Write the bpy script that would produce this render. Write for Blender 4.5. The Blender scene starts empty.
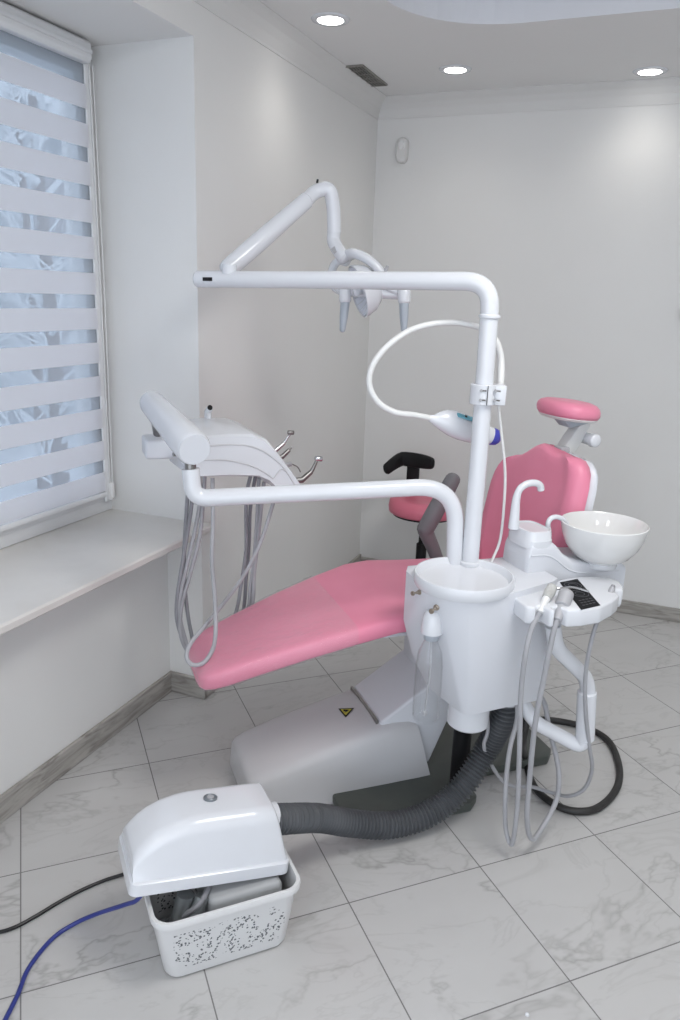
import bpy, bmesh, math, random
from mathutils import Vector, Matrix
random.seed(7)
sc = bpy.context.scene
COL = sc.collection
R = math.radians
V = Vector

# ------------------------------------------------------------------ camera
YAW, PITCH, ROLL, FPX, CAMZ = 0.38180, 0.27115, 0.03450, 769.38, 1.6143
fw = V((-math.sin(YAW)*math.cos(PITCH), math.cos(YAW)*math.cos(PITCH), -math.sin(PITCH)))
r0 = V((math.cos(YAW), math.sin(YAW), 0)); u0 = r0.cross(fw)
rt = r0*math.cos(ROLL) + u0*math.sin(ROLL); up = -r0*math.sin(ROLL) + u0*math.cos(ROLL)
CAM = V((0, 0, CAMZ))
cd = bpy.data.cameras.new('camera'); co = bpy.data.objects.new('camera', cd); COL.objects.link(co)
cd.sensor_fit = 'VERTICAL'; cd.sensor_height = 36; cd.sensor_width = 24; cd.lens = FPX*36/1020
cd.clip_start = 0.05
m = Matrix((rt, up, -fw)).transposed().to_4x4(); m.translation = CAM; co.matrix_world = m
sc.camera = co

# chair frame: u along the chair towards the head, o across it, z up
ANG = R(42); U = V((math.cos(ANG), math.sin(ANG), 0)); O = V((-math.sin(ANG), math.cos(ANG), 0)); C0 = V((-1.04, 2.05, 0))
MC = Matrix.Translation(C0) @ Matrix.Rotation(ANG, 4, 'Z')
def W(u, o, z): return C0 + U*u + O*o + V((0, 0, z))
def _ray(x, y): return fw + rt*((x-340)/FPX) - up*((y-510)/FPX)
def atO(x, y, o):            # survey point on the upright plane at offset o from the chair's centre line
    d = _ray(x, y); t = ((C0 + O*o - CAM).dot(O))/d.dot(O); return CAM + d*t
def atZ(x, y, z):
    d = _ray(x, y); return CAM + d*((z-CAMZ)/d.z)
def atY(x, y, Y):
    d = _ray(x, y); return CAM + d*(Y/d.y)

# ------------------------------------------------------------------ materials
def mat(name, col, rough=.4, metal=0, coat=0, **k):
    m = bpy.data.materials.new(name); m.use_nodes = True
    b = m.node_tree.nodes['Principled BSDF']
    b.inputs['Base Color'].default_value = (*col, 1); b.inputs['Roughness'].default_value = rough
    b.inputs['Metallic'].default_value = metal; b.inputs['Coat Weight'].default_value = coat
    for a, v in k.items(): b.inputs[a.replace('_', ' ')].default_value = v
    return m
def s2l(*c): return tuple(((x/255)/12.92 if x/255 <= .04045 else ((x/255+.055)/1.055)**2.4) for x in c)
def nd(m, t, **k):
    n = m.node_tree.nodes.new(t)
    for a, v in k.items(): setattr(n, a, v)
    return n
def ln(m, a, b): m.node_tree.links.new(a, b)
def bsdf(m): return m.node_tree.nodes['Principled BSDF']
def add_noise(m, c2, scale=8, lo=.4, hi=.65, detail=4, bump=0, bscale=None):
    """mottle the base colour towards c2 and optionally bump"""
    b = bsdf(m); tc = nd(m, 'ShaderNodeTexCoord'); n = nd(m, 'ShaderNodeTexNoise')
    n.inputs['Scale'].default_value = scale; n.inputs['Detail'].default_value = detail
    ln(m, tc.outputs['Object'], n.inputs['Vector'])
    r = nd(m, 'ShaderNodeValToRGB'); r.color_ramp.elements[0].position = lo; r.color_ramp.elements[1].position = hi
    r.color_ramp.elements[0].color = b.inputs['Base Color'].default_value; r.color_ramp.elements[1].color = (*c2, 1)
    ln(m, n.outputs['Fac'], r.inputs['Fac']); ln(m, r.outputs['Color'], b.inputs['Base Color'])
    if bump:
        n2 = nd(m, 'ShaderNodeTexNoise'); n2.inputs['Scale'].default_value = bscale or scale*4; n2.inputs['Detail'].default_value = 3
        ln(m, tc.outputs['Object'], n2.inputs['Vector'])
        bp = nd(m, 'ShaderNodeBump'); bp.inputs['Strength'].default_value = bump; bp.inputs['Distance'].default_value = .004
        ln(m, n2.outputs['Fac'], bp.inputs['Height']); ln(m, bp.outputs['Normal'], b.inputs['Normal'])
    return m

M = {}
M['wall'] = add_noise(mat('wall_paint', (.79, .785, .77), .75), (.80, .795, .78), 3, bump=.08, bscale=180)
M['ceil'] = add_noise(mat('ceiling_paint', (.80, .80, .795), .85), (.81, .81, .805), 2, bump=.05, bscale=150)
M['recess'] = mat('recess_paint', (.80, .81, .84), .35)
M['cove'] = mat('cornice_white', (.74, .735, .72), .7)
M['sill'] = add_noise(mat('sill_stone', (.74, .72, .69), .35), (.70, .68, .65), 6, bump=.02)
M['pvc'] = mat('window_plastic', (.78, .79, .80), .35)
M['white'] = add_noise(mat('gloss_white', (.74, .755, .79), .22, coat=.3), (.72, .735, .77), 2)
M['whitem'] = add_noise(mat('satin_white', (.70, .715, .755), .36), (.68, .695, .735), 3)
M['ivory'] = mat('warm_white_plastic', (.78, .78, .77), .35)
M['porcelain'] = mat('porcelain', (.80, .80, .79), .08, coat=.6)
M['cover'] = add_noise(mat('cover_plastic', (.62, .62, .635), .38), (.60, .60, .615), 4, bump=.02, bscale=300)
M['pink'] = add_noise(mat('pink_leatherette', s2l(234, 142, 168), .42, Sheen_Weight=.05), s2l(230, 136, 162), 5, bump=.05, bscale=260)
M['pinkd'] = add_noise(mat('stool_pink', s2l(222, 120, 142), .38), s2l(214, 110, 133), 5, bump=.05, bscale=260)
M['plate'] = add_noise(mat('base_steel_green', (.085, .095, .085), .5), (.07, .08, .072), 10)
M['cable'] = mat('black_cable', (.006, .006, .007), .4)
M['black'] = add_noise(mat('black_plastic', (.007, .007, .008), .5, Specular_IOR_Level=.25), (.010, .010, .011), 20)
M['rubber'] = add_noise(mat('black_rubber', (.020, .019, .019), .5), (.028, .027, .026), 30)
M['grey'] = add_noise(mat('grey_armrest', (.17, .165, .175), .55), (.15, .145, .155), 8, bump=.03)
M['hose'] = add_noise(mat('grey_hose', (.40, .40, .42), .45), (.36, .36, .38), 12)
M['hosed'] = mat('darker_grey_hose', (.27, .27, .29), .45)
M['corr'] = add_noise(mat('corrugated_grey', (.085, .09, .098), .5), (.07, .075, .082), 12)
M['steel'] = mat('steel', (.62, .62, .63), .22, 1)
M['dsteel'] = mat('dark_steel', (.30, .29, .28), .3, 1)
M['brass'] = mat('worn_brass', (.42, .36, .30), .3, 1)
M['ribhead'] = add_noise(mat('ribbed_warm_grey', (.52, .52, .50), .45), (.42, .42, .40), 60)
M['hgrey'] = mat('handle_grey', (.42, .46, .51), .4)
M['tipgrey'] = mat('tip_grey', (.42, .42, .44), .45)
M['blue'] = mat('blue_tip', (.055, .06, .42), .35)
M['screen'] = mat('blue_screen', (.16, .42, .52), .2)
M['bluehose'] = mat('blue_hose', (.03, .045, .24), .35)
M['panel'] = mat('black_glass_panel', (.004, .004, .005), .5, Specular_IOR_Level=.15)
M['icon'] = mat('icon_grey', (.09, .09, .10), .5)
M['yellow'] = mat('yellow_label', (.55, .50, .05), .5)
M['basket'] = mat('basket_plastic', (.71, .71, .71), .35)
M['compr'] = mat('compressor_grey', (.42, .43, .44), .5)
M['alu'] = mat('aluminium_grey', (.30, .32, .33), .35, .6)
M['lidbtn'] = mat('button_grey', (.20, .22, .24), .35, .3)
M['vent'] = mat('vent_grey', (.30, .29, .265), .5, .3)
M['ventd'] = mat('vent_dark', (.01, .01, .01), .8)
M['reflector'] = mat('reflector_glass', (.80, .83, .90), .15, 0)
M['bark'] = mat('bark', (.22, .20, .20), .9)
M['frost'] = mat('frosted_twigs', (.62, .65, .68), .9)
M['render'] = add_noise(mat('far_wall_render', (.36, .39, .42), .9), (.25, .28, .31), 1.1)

def glassy(name, tint=(1, 1, 1), gloss=.08, bump=0, bscale=30, base=.0, edge=.55):
    """thin clear sheet: see-through with a fresnel sheen (lets daylight pass)"""
    m = bpy.data.materials.new(name); m.use_nodes = True; nt = m.node_tree; nt.nodes.remove(bsdf(m))
    out = nt.nodes['Material Output']
    t = nd(m, 'ShaderNodeBsdfTransparent'); t.inputs['Color'].default_value = (*tint, 1)
    g = nd(m, 'ShaderNodeBsdfGlossy'); g.inputs['Roughness'].default_value = gloss
    lw = nd(m, 'ShaderNodeLayerWeight'); pw = nd(m, 'ShaderNodeMath', operation='POWER'); pw.inputs[1].default_value = 4; ln(m, lw.outputs['Facing'], pw.inputs[0])
    mx = nd(m, 'ShaderNodeMixShader'); ad = nd(m, 'ShaderNodeMath', operation='MULTIPLY_ADD'); ad.inputs[1].default_value = edge; ad.inputs[2].default_value = .03+base; ad.use_clamp = True
    ln(m, pw.outputs[0], ad.inputs[0]); ln(m, ad.outputs[0], mx.inputs['Fac'])
    ln(m, t.outputs[0], mx.inputs[1]); ln(m, g.outputs[0], mx.inputs[2]); ln(m, mx.outputs[0], out.inputs['Surface'])
    if bump:
        tc = nd(m, 'ShaderNodeTexCoord'); n = nd(m, 'ShaderNodeTexNoise'); n.inputs['Scale'].default_value = bscale; n.inputs['Detail'].default_value = 5
        n.inputs['Distortion'].default_value = 1.2
        ln(m, tc.outputs['Object'], n.inputs['Vector'])
        bp = nd(m, 'ShaderNodeBump'); bp.inputs['Strength'].default_value = bump; bp.inputs['Distance'].default_value = .02
        ln(m, n.outputs['Fac'], bp.inputs['Height']); ln(m, bp.outputs['Normal'], g.inputs['Normal']); ln(m, bp.outputs['Normal'], lw.inputs['Normal'])
    return m
M['pane'] = glassy('window_pane')
M['bottle'] = glassy('clear_bottle', (.985, .988, .99), .03, base=.0)
M['film'] = glassy('crinkled_film', (1, 1, 1), .12, bump=.4, bscale=60, base=.06, edge=.3)
fm = M['film']; fg = next(n for n in fm.node_tree.nodes if n.type == 'BSDF_GLOSSY'); fx = next(n for n in fm.node_tree.nodes if n.type == 'MIX_SHADER')
fd_ = nd(fm, 'ShaderNodeBsdfDiffuse'); fd_.inputs['Color'].default_value = (.9, .88, .89, 1)
f2 = nd(fm, 'ShaderNodeMixShader'); f2.inputs['Fac'].default_value = .55
ln(fm, fg.outputs[0], f2.inputs[1]); ln(fm, fd_.outputs[0], f2.inputs[2]); ln(fm, f2.outputs[0], fx.inputs[2])

def fabric(name, col, trans, clear=0, tclear=(1, 1, 1)):
    m = bpy.data.materials.new(name); m.use_nodes = True; nt = m.node_tree; nt.nodes.remove(bsdf(m)); out = nt.nodes['Material Output']
    d = nd(m, 'ShaderNodeBsdfDiffuse'); d.inputs['Color'].default_value = (*col, 1)
    t = nd(m, 'ShaderNodeBsdfTranslucent'); t.inputs['Color'].default_value = (*col, 1)
    mx = nd(m, 'ShaderNodeMixShader'); mx.inputs['Fac'].default_value = trans
    ln(m, d.outputs[0], mx.inputs[1]); ln(m, t.outputs[0], mx.inputs[2]); last = mx
    if clear:
        c = nd(m, 'ShaderNodeBsdfTransparent'); c.inputs['Color'].default_value = (*tclear, 1)
        m2 = nd(m, 'ShaderNodeMixShader'); m2.inputs['Fac'].default_value = clear
        ln(m, mx.outputs[0], m2.inputs[1]); ln(m, c.outputs[0], m2.inputs[2]); last = m2
    ln(m, last.outputs[0], out.inputs['Surface']); return m
M['slat'] = fabric('blind_opaque_band', (.92, .92, .94), .50)
M['sheer'] = fabric('blind_sheer_band', (.62, .66, .71), .45, .55, (.66, .71, .76))

def emis(name, col, s):
    m = bpy.data.materials.new(name); m.use_nodes = True; b = bsdf(m)
    b.inputs['Base Color'].default_value = (.8, .8, .8, 1); b.inputs['Emission Color'].default_value = (*col, 1); b.inputs['Emission Strength'].default_value = s
    return m
M['lamp'] = emis('downlight_glow', (1, .98, .94), 9)

# marble floor tiles, turned about 44 degrees to the walls
def floor_mat():
    m = mat('marble_tiles', (.6, .6, .6), .22); b = bsdf(m)
    tc = nd(m, 'ShaderNodeTexCoord')
    def vm(op, a, val=None):
        n = nd(m, 'ShaderNodeVectorMath', operation=op); ln(m, a, n.inputs[0])
        if val is not None:
            if isinstance(val, tuple): n.inputs[1].default_value = val
            else: ln(m, val, n.inputs[1])
        return n.outputs[0]
    def mt(op, a, c=None, clamp=False):
        n = nd(m, 'ShaderNodeMath', operation=op, use_clamp=clamp)
        if isinstance(a, (int, float)): n.inputs[0].default_value = a
        else: ln(m, a, n.inputs[0])
        if c is not None:
            if isinstance(c, (int, float)): n.inputs[1].default_value = c
            else: ln(m, c, n.inputs[1])
        return n.outputs[0]
    p0 = vm('SUBTRACT', tc.outputs['Object'], (-.5977, 1.6547, 0))
    vr = nd(m, 'ShaderNodeVectorRotate', rotation_type='Z_AXIS'); vr.inputs['Angle'].default_value = -R(44.104); ln(m, p0, vr.inputs['Vector'])
    q = vm('MULTIPLY', vr.outputs[0], (1/.42, 1/.42, 0))
    cell = vm('FLOOR', q); fr = vm('FRACTION', q)
    s = nd(m, 'ShaderNodeSeparateXYZ'); ln(m, fr, s.inputs[0])
    def edge(x): return mt('MINIMUM', x, mt('SUBTRACT', 1.0, x))
    e = mt('MINIMUM', edge(s.outputs[0]), edge(s.outputs[1]))
    grout = mt('LESS_THAN', e, .0042)
    wn = nd(m, 'ShaderNodeTexWhiteNoise', noise_dimensions='3D'); ln(m, cell, wn.inputs['Vector'])
    off = vm('MULTIPLY', wn.outputs['Color'], (37, 23, 11))
    pos = vm('ADD', vm('MULTIPLY', vr.outputs[0], (1.0, 1.9, 1)), off)
    def vein(scale, width, dist, det=5):
        n = nd(m, 'ShaderNodeTexNoise'); n.inputs['Scale'].default_value = scale; n.inputs['Detail'].default_value = det; n.inputs['Distortion'].default_value = dist
        n.inputs['Roughness'].default_value = .58
        ln(m, pos, n.inputs['Vector'])
        d = mt('ABSOLUTE', mt('SUBTRACT', n.outputs['Fac'], .5))
        return mt('SUBTRACT', 1.0, mt('DIVIDE', d, width), True)
    v1 = mt('POWER', vein(1.5, .022, .35), 1.6); v2 = mt('POWER', vein(2.6, .03, .8), 2.0)
    mk = nd(m, 'ShaderNodeTexNoise'); mk.inputs['Scale'].default_value = 2.2; mk.inputs['Detail'].default_value = 2; ln(m, pos, mk.inputs['Vector'])
    mask = mt('MULTIPLY', mt('SUBTRACT', mk.outputs['Fac'], .38), 4.0, True)
    ve = mt('ADD', mt('MULTIPLY', mt('MULTIPLY', v1, mask), .55), mt('MULTIPLY', v2, .16), True)
    cl = nd(m, 'ShaderNodeTexNoise'); cl.inputs['Scale'].default_value = 3.5; cl.inputs['Detail'].default_value = 4; ln(m, pos, cl.inputs['Vector'])
    def mix(f, a, c):
        n = nd(m, 'ShaderNodeMix', data_type='RGBA')
        if isinstance(f, (int, float)): n.inputs['Factor'].default_value = f
        else: ln(m, f, n.inputs['Factor'])
        for i, x in ((6, a), (7, c)):
            if isinstance(x, tuple): n.inputs[i].default_value = (*x, 1)
            else: ln(m, x, n.inputs[i])
        return n.outputs[2]
    base = mix(cl.outputs['Fac'], (.585, .578, .57), (.515, .507, .50))
    colr = mix(ve, base, (.30, .29, .28)); colr = mix(grout, colr, (.22, .215, .21))
    ln(m, colr, b.inputs['Base Color'])
    bp = nd(m, 'ShaderNodeBump'); bp.inputs['Strength'].default_value = .5; bp.inputs['Distance'].default_value = .002
    ln(m, mt('SUBTRACT', 1.0, grout), bp.inputs['Height']); ln(m, bp.outputs['Normal'], b.inputs['Normal'])
    b.inputs['Roughness'].default_value = .24
    return m
M['floor'] = floor_mat()
def skirting_mat():
    m = mat('skirting_marble', (.34, .325, .30), .4); b = bsdf(m); tc = nd(m, 'ShaderNodeTexCoord')
    mp = nd(m, 'ShaderNodeMapping'); mp.inputs['Scale'].default_value = (3, 3, 22); ln(m, tc.outputs['Object'], mp.inputs['Vector'])
    n = nd(m, 'ShaderNodeTexNoise'); n.inputs['Scale'].default_value = 1.6; n.inputs['Detail'].default_value = 7; n.inputs['Distortion'].default_value = 1.5
    ln(m, mp.outputs[0], n.inputs['Vector'])
    r = nd(m, 'ShaderNodeValToRGB'); e = r.color_ramp.elements
    e[0].position = .3; e[0].color = (.22, .205, .185, 1); e[1].position = .6; e[1].color = (.43, .41, .38, 1)
    ln(m, n.outputs['Fac'], r.inputs['Fac']); ln(m, r.outputs[0], b.inputs['Base Color']); return m
M['skirt'] = skirting_mat()
def basket_side():
    """white plastic with a flower-like scatter of dark drilled holes"""
    m = mat('perforated_plastic', (.80, .80, .795), .35); b = bsdf(m); tc = nd(m, 'ShaderNodeTexCoord')
    vo = nd(m, 'ShaderNodeTexVoronoi'); vo.inputs['Scale'].default_value = 140; ln(m, tc.outputs['Object'], vo.inputs['Vector'])
    d = nd(m, 'ShaderNodeMath', operation='LESS_THAN'); d.inputs[1].default_value = .40; ln(m, vo.outputs['Distance'], d.inputs[0])
    wv = nd(m, 'ShaderNodeTexNoise'); wv.inputs['Scale'].default_value = 17; wv.inputs['Detail'].default_value = 1; wv.inputs['Distortion'].default_value = 2.5
    ln(m, tc.outputs['Object'], wv.inputs['Vector'])
    g = nd(m, 'ShaderNodeMath', operation='GREATER_THAN'); g.inputs[1].default_value = .485; ln(m, wv.outputs['Fac'], g.inputs[0])
    sp = nd(m, 'ShaderNodeSeparateXYZ'); ln(m, tc.outputs['Generated'], sp.inputs[0])
    z1 = nd(m, 'ShaderNodeMath', operation='GREATER_THAN'); z1.inputs[1].default_value = .16; ln(m, sp.outputs[2], z1.inputs[0])
    z2 = nd(m, 'ShaderNodeMath', operation='LESS_THAN'); z2.inputs[1].default_value = .80; ln(m, sp.outputs[2], z2.inputs[0])
    sx = nd(m, 'ShaderNodeSeparateXYZ'); ln(m, tc.outputs['Object'], sx.inputs[0])
    # only the long side carries the drilled pattern: keep to the face that looks along the basket's own -y
    vr = nd(m, 'ShaderNodeVectorRotate', rotation_type='Z_AXIS'); vr.inputs['Angle'].default_value = -R(46); ln(m, tc.outputs['Object'], vr.inputs['Vector'])
    sl = nd(m, 'ShaderNodeSeparateXYZ'); ln(m, vr.outputs[0], sl.inputs[0])
    ax = nd(m, 'ShaderNodeMath', operation='ABSOLUTE'); ln(m, sl.outputs[0], ax.inputs[0])
    z3 = nd(m, 'ShaderNodeMath', operation='LESS_THAN'); z3.inputs[1].default_value = .14; ln(m, ax.outputs[0], z3.inputs[0])
    def mul(a, c):
        n = nd(m, 'ShaderNodeMath', operation='MULTIPLY'); ln(m, a, n.inputs[0]); ln(m, c, n.inputs[1]); return n.outputs[0]
    f = mul(mul(mul(d.outputs[0], g.outputs[0]), mul(z1.outputs[0], z2.outputs[0])), z3.outputs[0])
    mx = nd(m, 'ShaderNodeMix', data_type='RGBA'); mx.inputs[6].default_value = (.70, .70, .70, 1); mx.inputs[7].default_value = (.10, .11, .12, 1)
    ln(m, f, mx.inputs['Factor']); ln(m, mx.outputs[2], b.inputs['Base Color']); return m
M['perf'] = basket_side()

# ------------------------------------------------------------------ mesh helpers
def BM(): return bmesh.new()
def xf(bm, mtx, verts=None): bmesh.ops.transform(bm, matrix=mtx, verts=verts or bm.verts[:])
def box(bm, lo, hi, bev=0, seg=3, mtx=None):
    r = bmesh.ops.create_cube(bm, size=1); vs = r['verts']
    for v in vs: v.co = V((lo[i] + (v.co[i]+.5)*(hi[i]-lo[i]) for i in range(3)))
    if mtx is not None: xf(bm, mtx, vs)
    if bev:
        es = list({e for v in vs for e in v.link_edges})
        bmesh.ops.bevel(bm, geom=es, offset=bev, segments=seg, profile=.5, affect='EDGES', clamp_overlap=True)
def loft(bm, rings, cap=True, closed=False):
    L = [[bm.verts.new(p) for p in r] for r in rings]; n = len(L[0])
    pairs = list(zip(L, L[1:])) + ([(L[-1], L[0])] if closed else [])
    for a, b in pairs:
        for i in range(n): bm.faces.new((a[i], a[(i+1) % n], b[(i+1) % n], b[i]))
    if cap and not closed: bm.faces.new(L[0][::-1]); bm.faces.new(L[-1])
def prism(bm, poly, d, bev=0, seg=3):
    """extrude a planar loop of points along vector d"""
    a = [bm.verts.new(p) for p in poly]; f = bm.faces.new(a)
    r = bmesh.ops.extrude_face_region(bm, geom=[f]); vs = [g for g in r['geom'] if isinstance(g, bmesh.types.BMVert)]
    for v in vs: v.co += V(d)
    allv = set(a) | set(vs)
    bmesh.ops.recalc_face_normals(bm, faces=list({f for v in allv for f in v.link_faces}))
    if bev:
        es = list({e for v in allv for e in v.link_edges})
        bmesh.ops.bevel(bm, geom=es, offset=bev, segments=seg, profile=.5, affect='EDGES', clamp_overlap=True)
def smooth_path(pts, n=8):
    pts = [V(p) for p in pts]
    if len(pts) < 3: return pts
    P = [pts[0]*2-pts[1]] + pts + [pts[-1]*2-pts[-2]]; out = []
    for i in range(1, len(P)-2):
        a, b, c, d = P[i-1:i+3]
        for k in range(n):
            t = k/n
            out.append(.5*((2*b)+(c-a)*t+(2*a-5*b+4*c-d)*t*t+(3*b-a-3*c+d)*t**3))
    out.append(pts[-1]); return out
def corner_path(pts, rad, n=8):
    """straight runs joined by rounded bends"""
    pts = [V(p) for p in pts]; out = [pts[0]]
    rads = rad if isinstance(rad, (list, tuple)) else [rad]*(len(pts)-2)
    for i in range(1, len(pts)-1):
        a, b, c = pts[i-1:i+2]; d1 = (a-b).normalized(); d2 = (c-b).normalized()
        r_ = min(rads[i-1], (a-b).length*.49, (c-b).length*.49)
        p, q = b+d1*r_, b+d2*r_
        for k in range(n+1):
            t = k/n; out.append((1-t)**2*p + 2*t*(1-t)*b + t*t*q)
    out.append(pts[-1]); return out
def frames(path):
    T = []
    for i in range(len(path)):
        a = path[max(0, i-1)]; b = path[min(len(path)-1, i+1)]; T.append((b-a).normalized())
    n = T[0].orthogonal().normalized(); res = []
    for t in T:
        n = (n - t*n.dot(t))
        n = n.normalized() if n.length > 1e-6 else t.orthogonal().normalized()
        res.append((t, n, t.cross(n)))
    return res
def tube(bm, path, r, seg=14, cap=True, sx=1, rnd=0):
    path = [V(p) for p in path]; fr = frames(path); N = len(path)
    rr = r if callable(r) else (lambda i: r[i] if isinstance(r, (list, tuple)) else r)
    rings = []
    def ring(c, n, b, q): return [c + n*math.cos(2*math.pi*k/seg)*q*sx + b*math.sin(2*math.pi*k/seg)*q for k in range(seg)]
    if rnd:
        t, n, b = fr[0]; q = rr(0)
        for a in (80, 55, 30): rings.append(ring(path[0]-t*q*rnd*math.sin(R(a)), n, b, q*math.cos(R(a))))
    for i, (t, n, b) in enumerate(fr): rings.append(ring(path[i], n, b, rr(i)))
    if rnd:
        t, n, b = fr[-1]; q = rr(N-1)
        for a in (30, 55, 80): rings.append(ring(path[-1]+t*q*rnd*math.sin(R(a)), n, b, q*math.cos(R(a))))
    loft(bm, rings, cap)
def lathe(bm, prof, mtx=None, seg=40, cap=True):
    """prof: (radius, height) pairs around local z"""
    mtx = mtx or Matrix()
    loft(bm, [[mtx @ V((max(r_, 1e-4)*math.cos(2*math.pi*k/seg), max(r_, 1e-4)*math.sin(2*math.pi*k/seg), h)) for k in range(seg)] for r_, h in prof], cap)
def axis_m(p, d, upv=None):
    """matrix with local z along d at p"""
    z = V(d).normalized(); x = (V(upv) if upv else z.orthogonal()); x = (x - z*x.dot(z)).normalized(); y = z.cross(x)
    m = Matrix((x, y, z)).transposed().to_4x4(); m.translation = V(p); return m
def sell(w, t, n=28, e=4, cy=0):
    """superellipse ring in 2D"""
    out = []
    for k in range(n):
        a = 2*math.pi*k/n; c, s = math.cos(a), math.sin(a)
        out.append((math.copysign(abs(c)**(2/e), c)*w, math.copysign(abs(s)**(2/e), s)*t + cy))
    return out
def rrect(w, h, r, n=6):
    out = []
    for cx, cy, a0 in ((w/2-r, h/2-r, 0), (-w/2+r, h/2-r, 90), (-w/2+r, -h/2+r, 180), (w/2-r, -h/2+r, 270)):
        for k in range(n+1):
            a = R(a0+90*k/n); out.append((cx+r*math.cos(a), cy+r*math.sin(a)))
    return out

# ------------------------------------------------------------------ objects
def _mesh(name, bm, m, org, smooth=True, ang=35):
    bmesh.ops.recalc_face_normals(bm, faces=bm.faces[:])
    for v in bm.verts: v.co -= org
    me = bpy.data.meshes.new(name); bm.to_mesh(me); bm.free()
    for x in (m if isinstance(m, list) else [m]): me.materials.append(x)
    if smooth:
        me.polygons.foreach_set('use_smooth', [True]*len(me.polygons)); me.set_sharp_from_angle(angle=R(ang))
    o = bpy.data.objects.new(name, me); COL.objects.link(o); return o
def tag(o, label, cat, group=None):
    o['label'] = label; o['category'] = cat
    if group: o['group'] = group
    return o
def thing(name, label, cat, loc, group=None):
    o = bpy.data.objects.new(name, None); COL.objects.link(o); o.location = V(loc); o.empty_display_size = .05
    o['org'] = list(V(loc)); return tag(o, label, cat, group)
def org(o): return V(o['org'])
def part(name, bm, m, parent, label=None, **k):
    o = _mesh(name, bm, m, org(parent), **k); o.parent = parent; o['org'] = parent['org']
    if label: o['label'] = label
    return o
def solo(name, bm, m, label, cat, loc, group=None, **k):
    o = _mesh(name, bm, m, V(loc), **k); o.location = V(loc); o['org'] = list(V(loc)); return tag(o, label, cat, group)
def struct(name, bm, m, **k):
    o = _mesh(name, bm, m, V((0, 0, 0)), **k); o['kind'] = 'structure'; o['org'] = [0, 0, 0]; return o
def spart(name, bm, m, parent, **k):
    return part(name, bm, m, parent, **k)

# ================================================================== the room
XL, D, H = -1.555, 4.22, 2.62           # pier face, back wall, ceiling
XN, XW, YR, YW = -1.715, -2.06, 2.44, .84   # niche wall, outer face, right end of the recess, its left end
XR = 2.7
bm = BM(); box(bm, (-2.06, -2.2, -.1), (XR+.15, D+.15, 0)); struct('floor', bm, M['floor'], smooth=False)
bm = BM()
box(bm, (XW, YR, 0), (XL, D+.15, H+.12))
box(bm, (XW, YW, 2.42), (XL, YR, H+.12))
box(bm, (XW, YW, 0), (XN, YR, .722))
box(bm, (XW, -2.2, 0), (XL, YW, H+.12))
struct('wall_left', bm, M['wall'], smooth=False)
bm = BM(); box(bm, (XL, D, 0), (XR, D+.15, H+.12)); struct('wall_back', bm, M['wall'], smooth=False)
bm = BM(); box(bm, (XR, -2.2, 0), (XR+.15, D+.15, H+.12)); struct('wall_right', bm, M['wall'], smooth=False)
# ceiling with a round-cornered recess over the room
def recess_outline():
    x0, x1, y0, y1, r_ = -1.06, 1.75, .1, 3.26, .42
    pts = []
    for cx, cy, a0 in ((x1-r_, y1-r_, 0), (x0+r_, y1-r_, 90), (x0+r_, y0+r_, 180), (x1-r_, y0+r_, 270)):
        for k in range(13):
            a = R(a0+90*k/12); pts.append(V((cx+r_*math.cos(a), cy+r_*math.sin(a), 0)))
    return pts
rec = recess_outline()
bm = BM(); rv = [bm.verts.new(p + V((0, 0, H))) for p in rec]; ov = [bm.verts.new(p) for p in ((XL-.02, -2.2, H), (XR+.02, -2.2, H), (XR+.02, D+.02, H), (XL-.02, D+.02, H))]
ed = [bm.edges.new((l[i], l[(i+1) % len(l)])) for l in (rv, ov) for i in range(len(l))]
bmesh.ops.triangle_fill(bm, use_beauty=True, edges=ed)
struct('ceiling', bm, M['ceil'], smooth=False)
bm = BM(); loft(bm, [[p + V((0, 0, H)) for p in rec], [p + V((0, 0, H+.10)) for p in rec]], cap=False); bm.faces.new([bm.verts.new(p + V((0, 0, H+.10))) for p in rec])
struct('trim_1', bm, M['recess'], smooth=False)
# cornice
def cornice(name, a, b, inn):
    bm = BM(); a, b, inn = V(a), V(b), V(inn)
    prof = [(0, -.098), (.004, -.098), (.006, -.088), (.018, -.055), (.036, -.03), (.056, -.014), (.066, -.005), (.066, 0), (0, 0)]
    prism(bm, [a + inn*x + V((0, 0, z+H)) for x, z in prof], b-a); struct(name, bm, M['cove'], smooth=False)
cornice('trim_2', (XL, -2.2, 0), (XL, D, 0), (1, 0, 0))
cornice('trim_3', (XL, D, 0), (XR, D, 0), (0, -1, 0))
# baseboards
def skirt(name, segs, h):
    bm = BM()
    for lo, hi in segs: box(bm, lo, (hi[0], hi[1], h), .003, 1)
    struct(name, bm, M['skirt'], smooth=False)
skirt('baseboard_left', [((XN, YW, 0), (XN+.014, YR-.014, 0)), ((XN, YR-.014, 0), (XL+.014, YR, 0)), ((XL, YR-.012, 0), (XL+.014, D, 0))], .09)
skirt('baseboard_back', [((XL+.014, D-.014, 0), (XR, D, 0))], .075)

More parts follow.
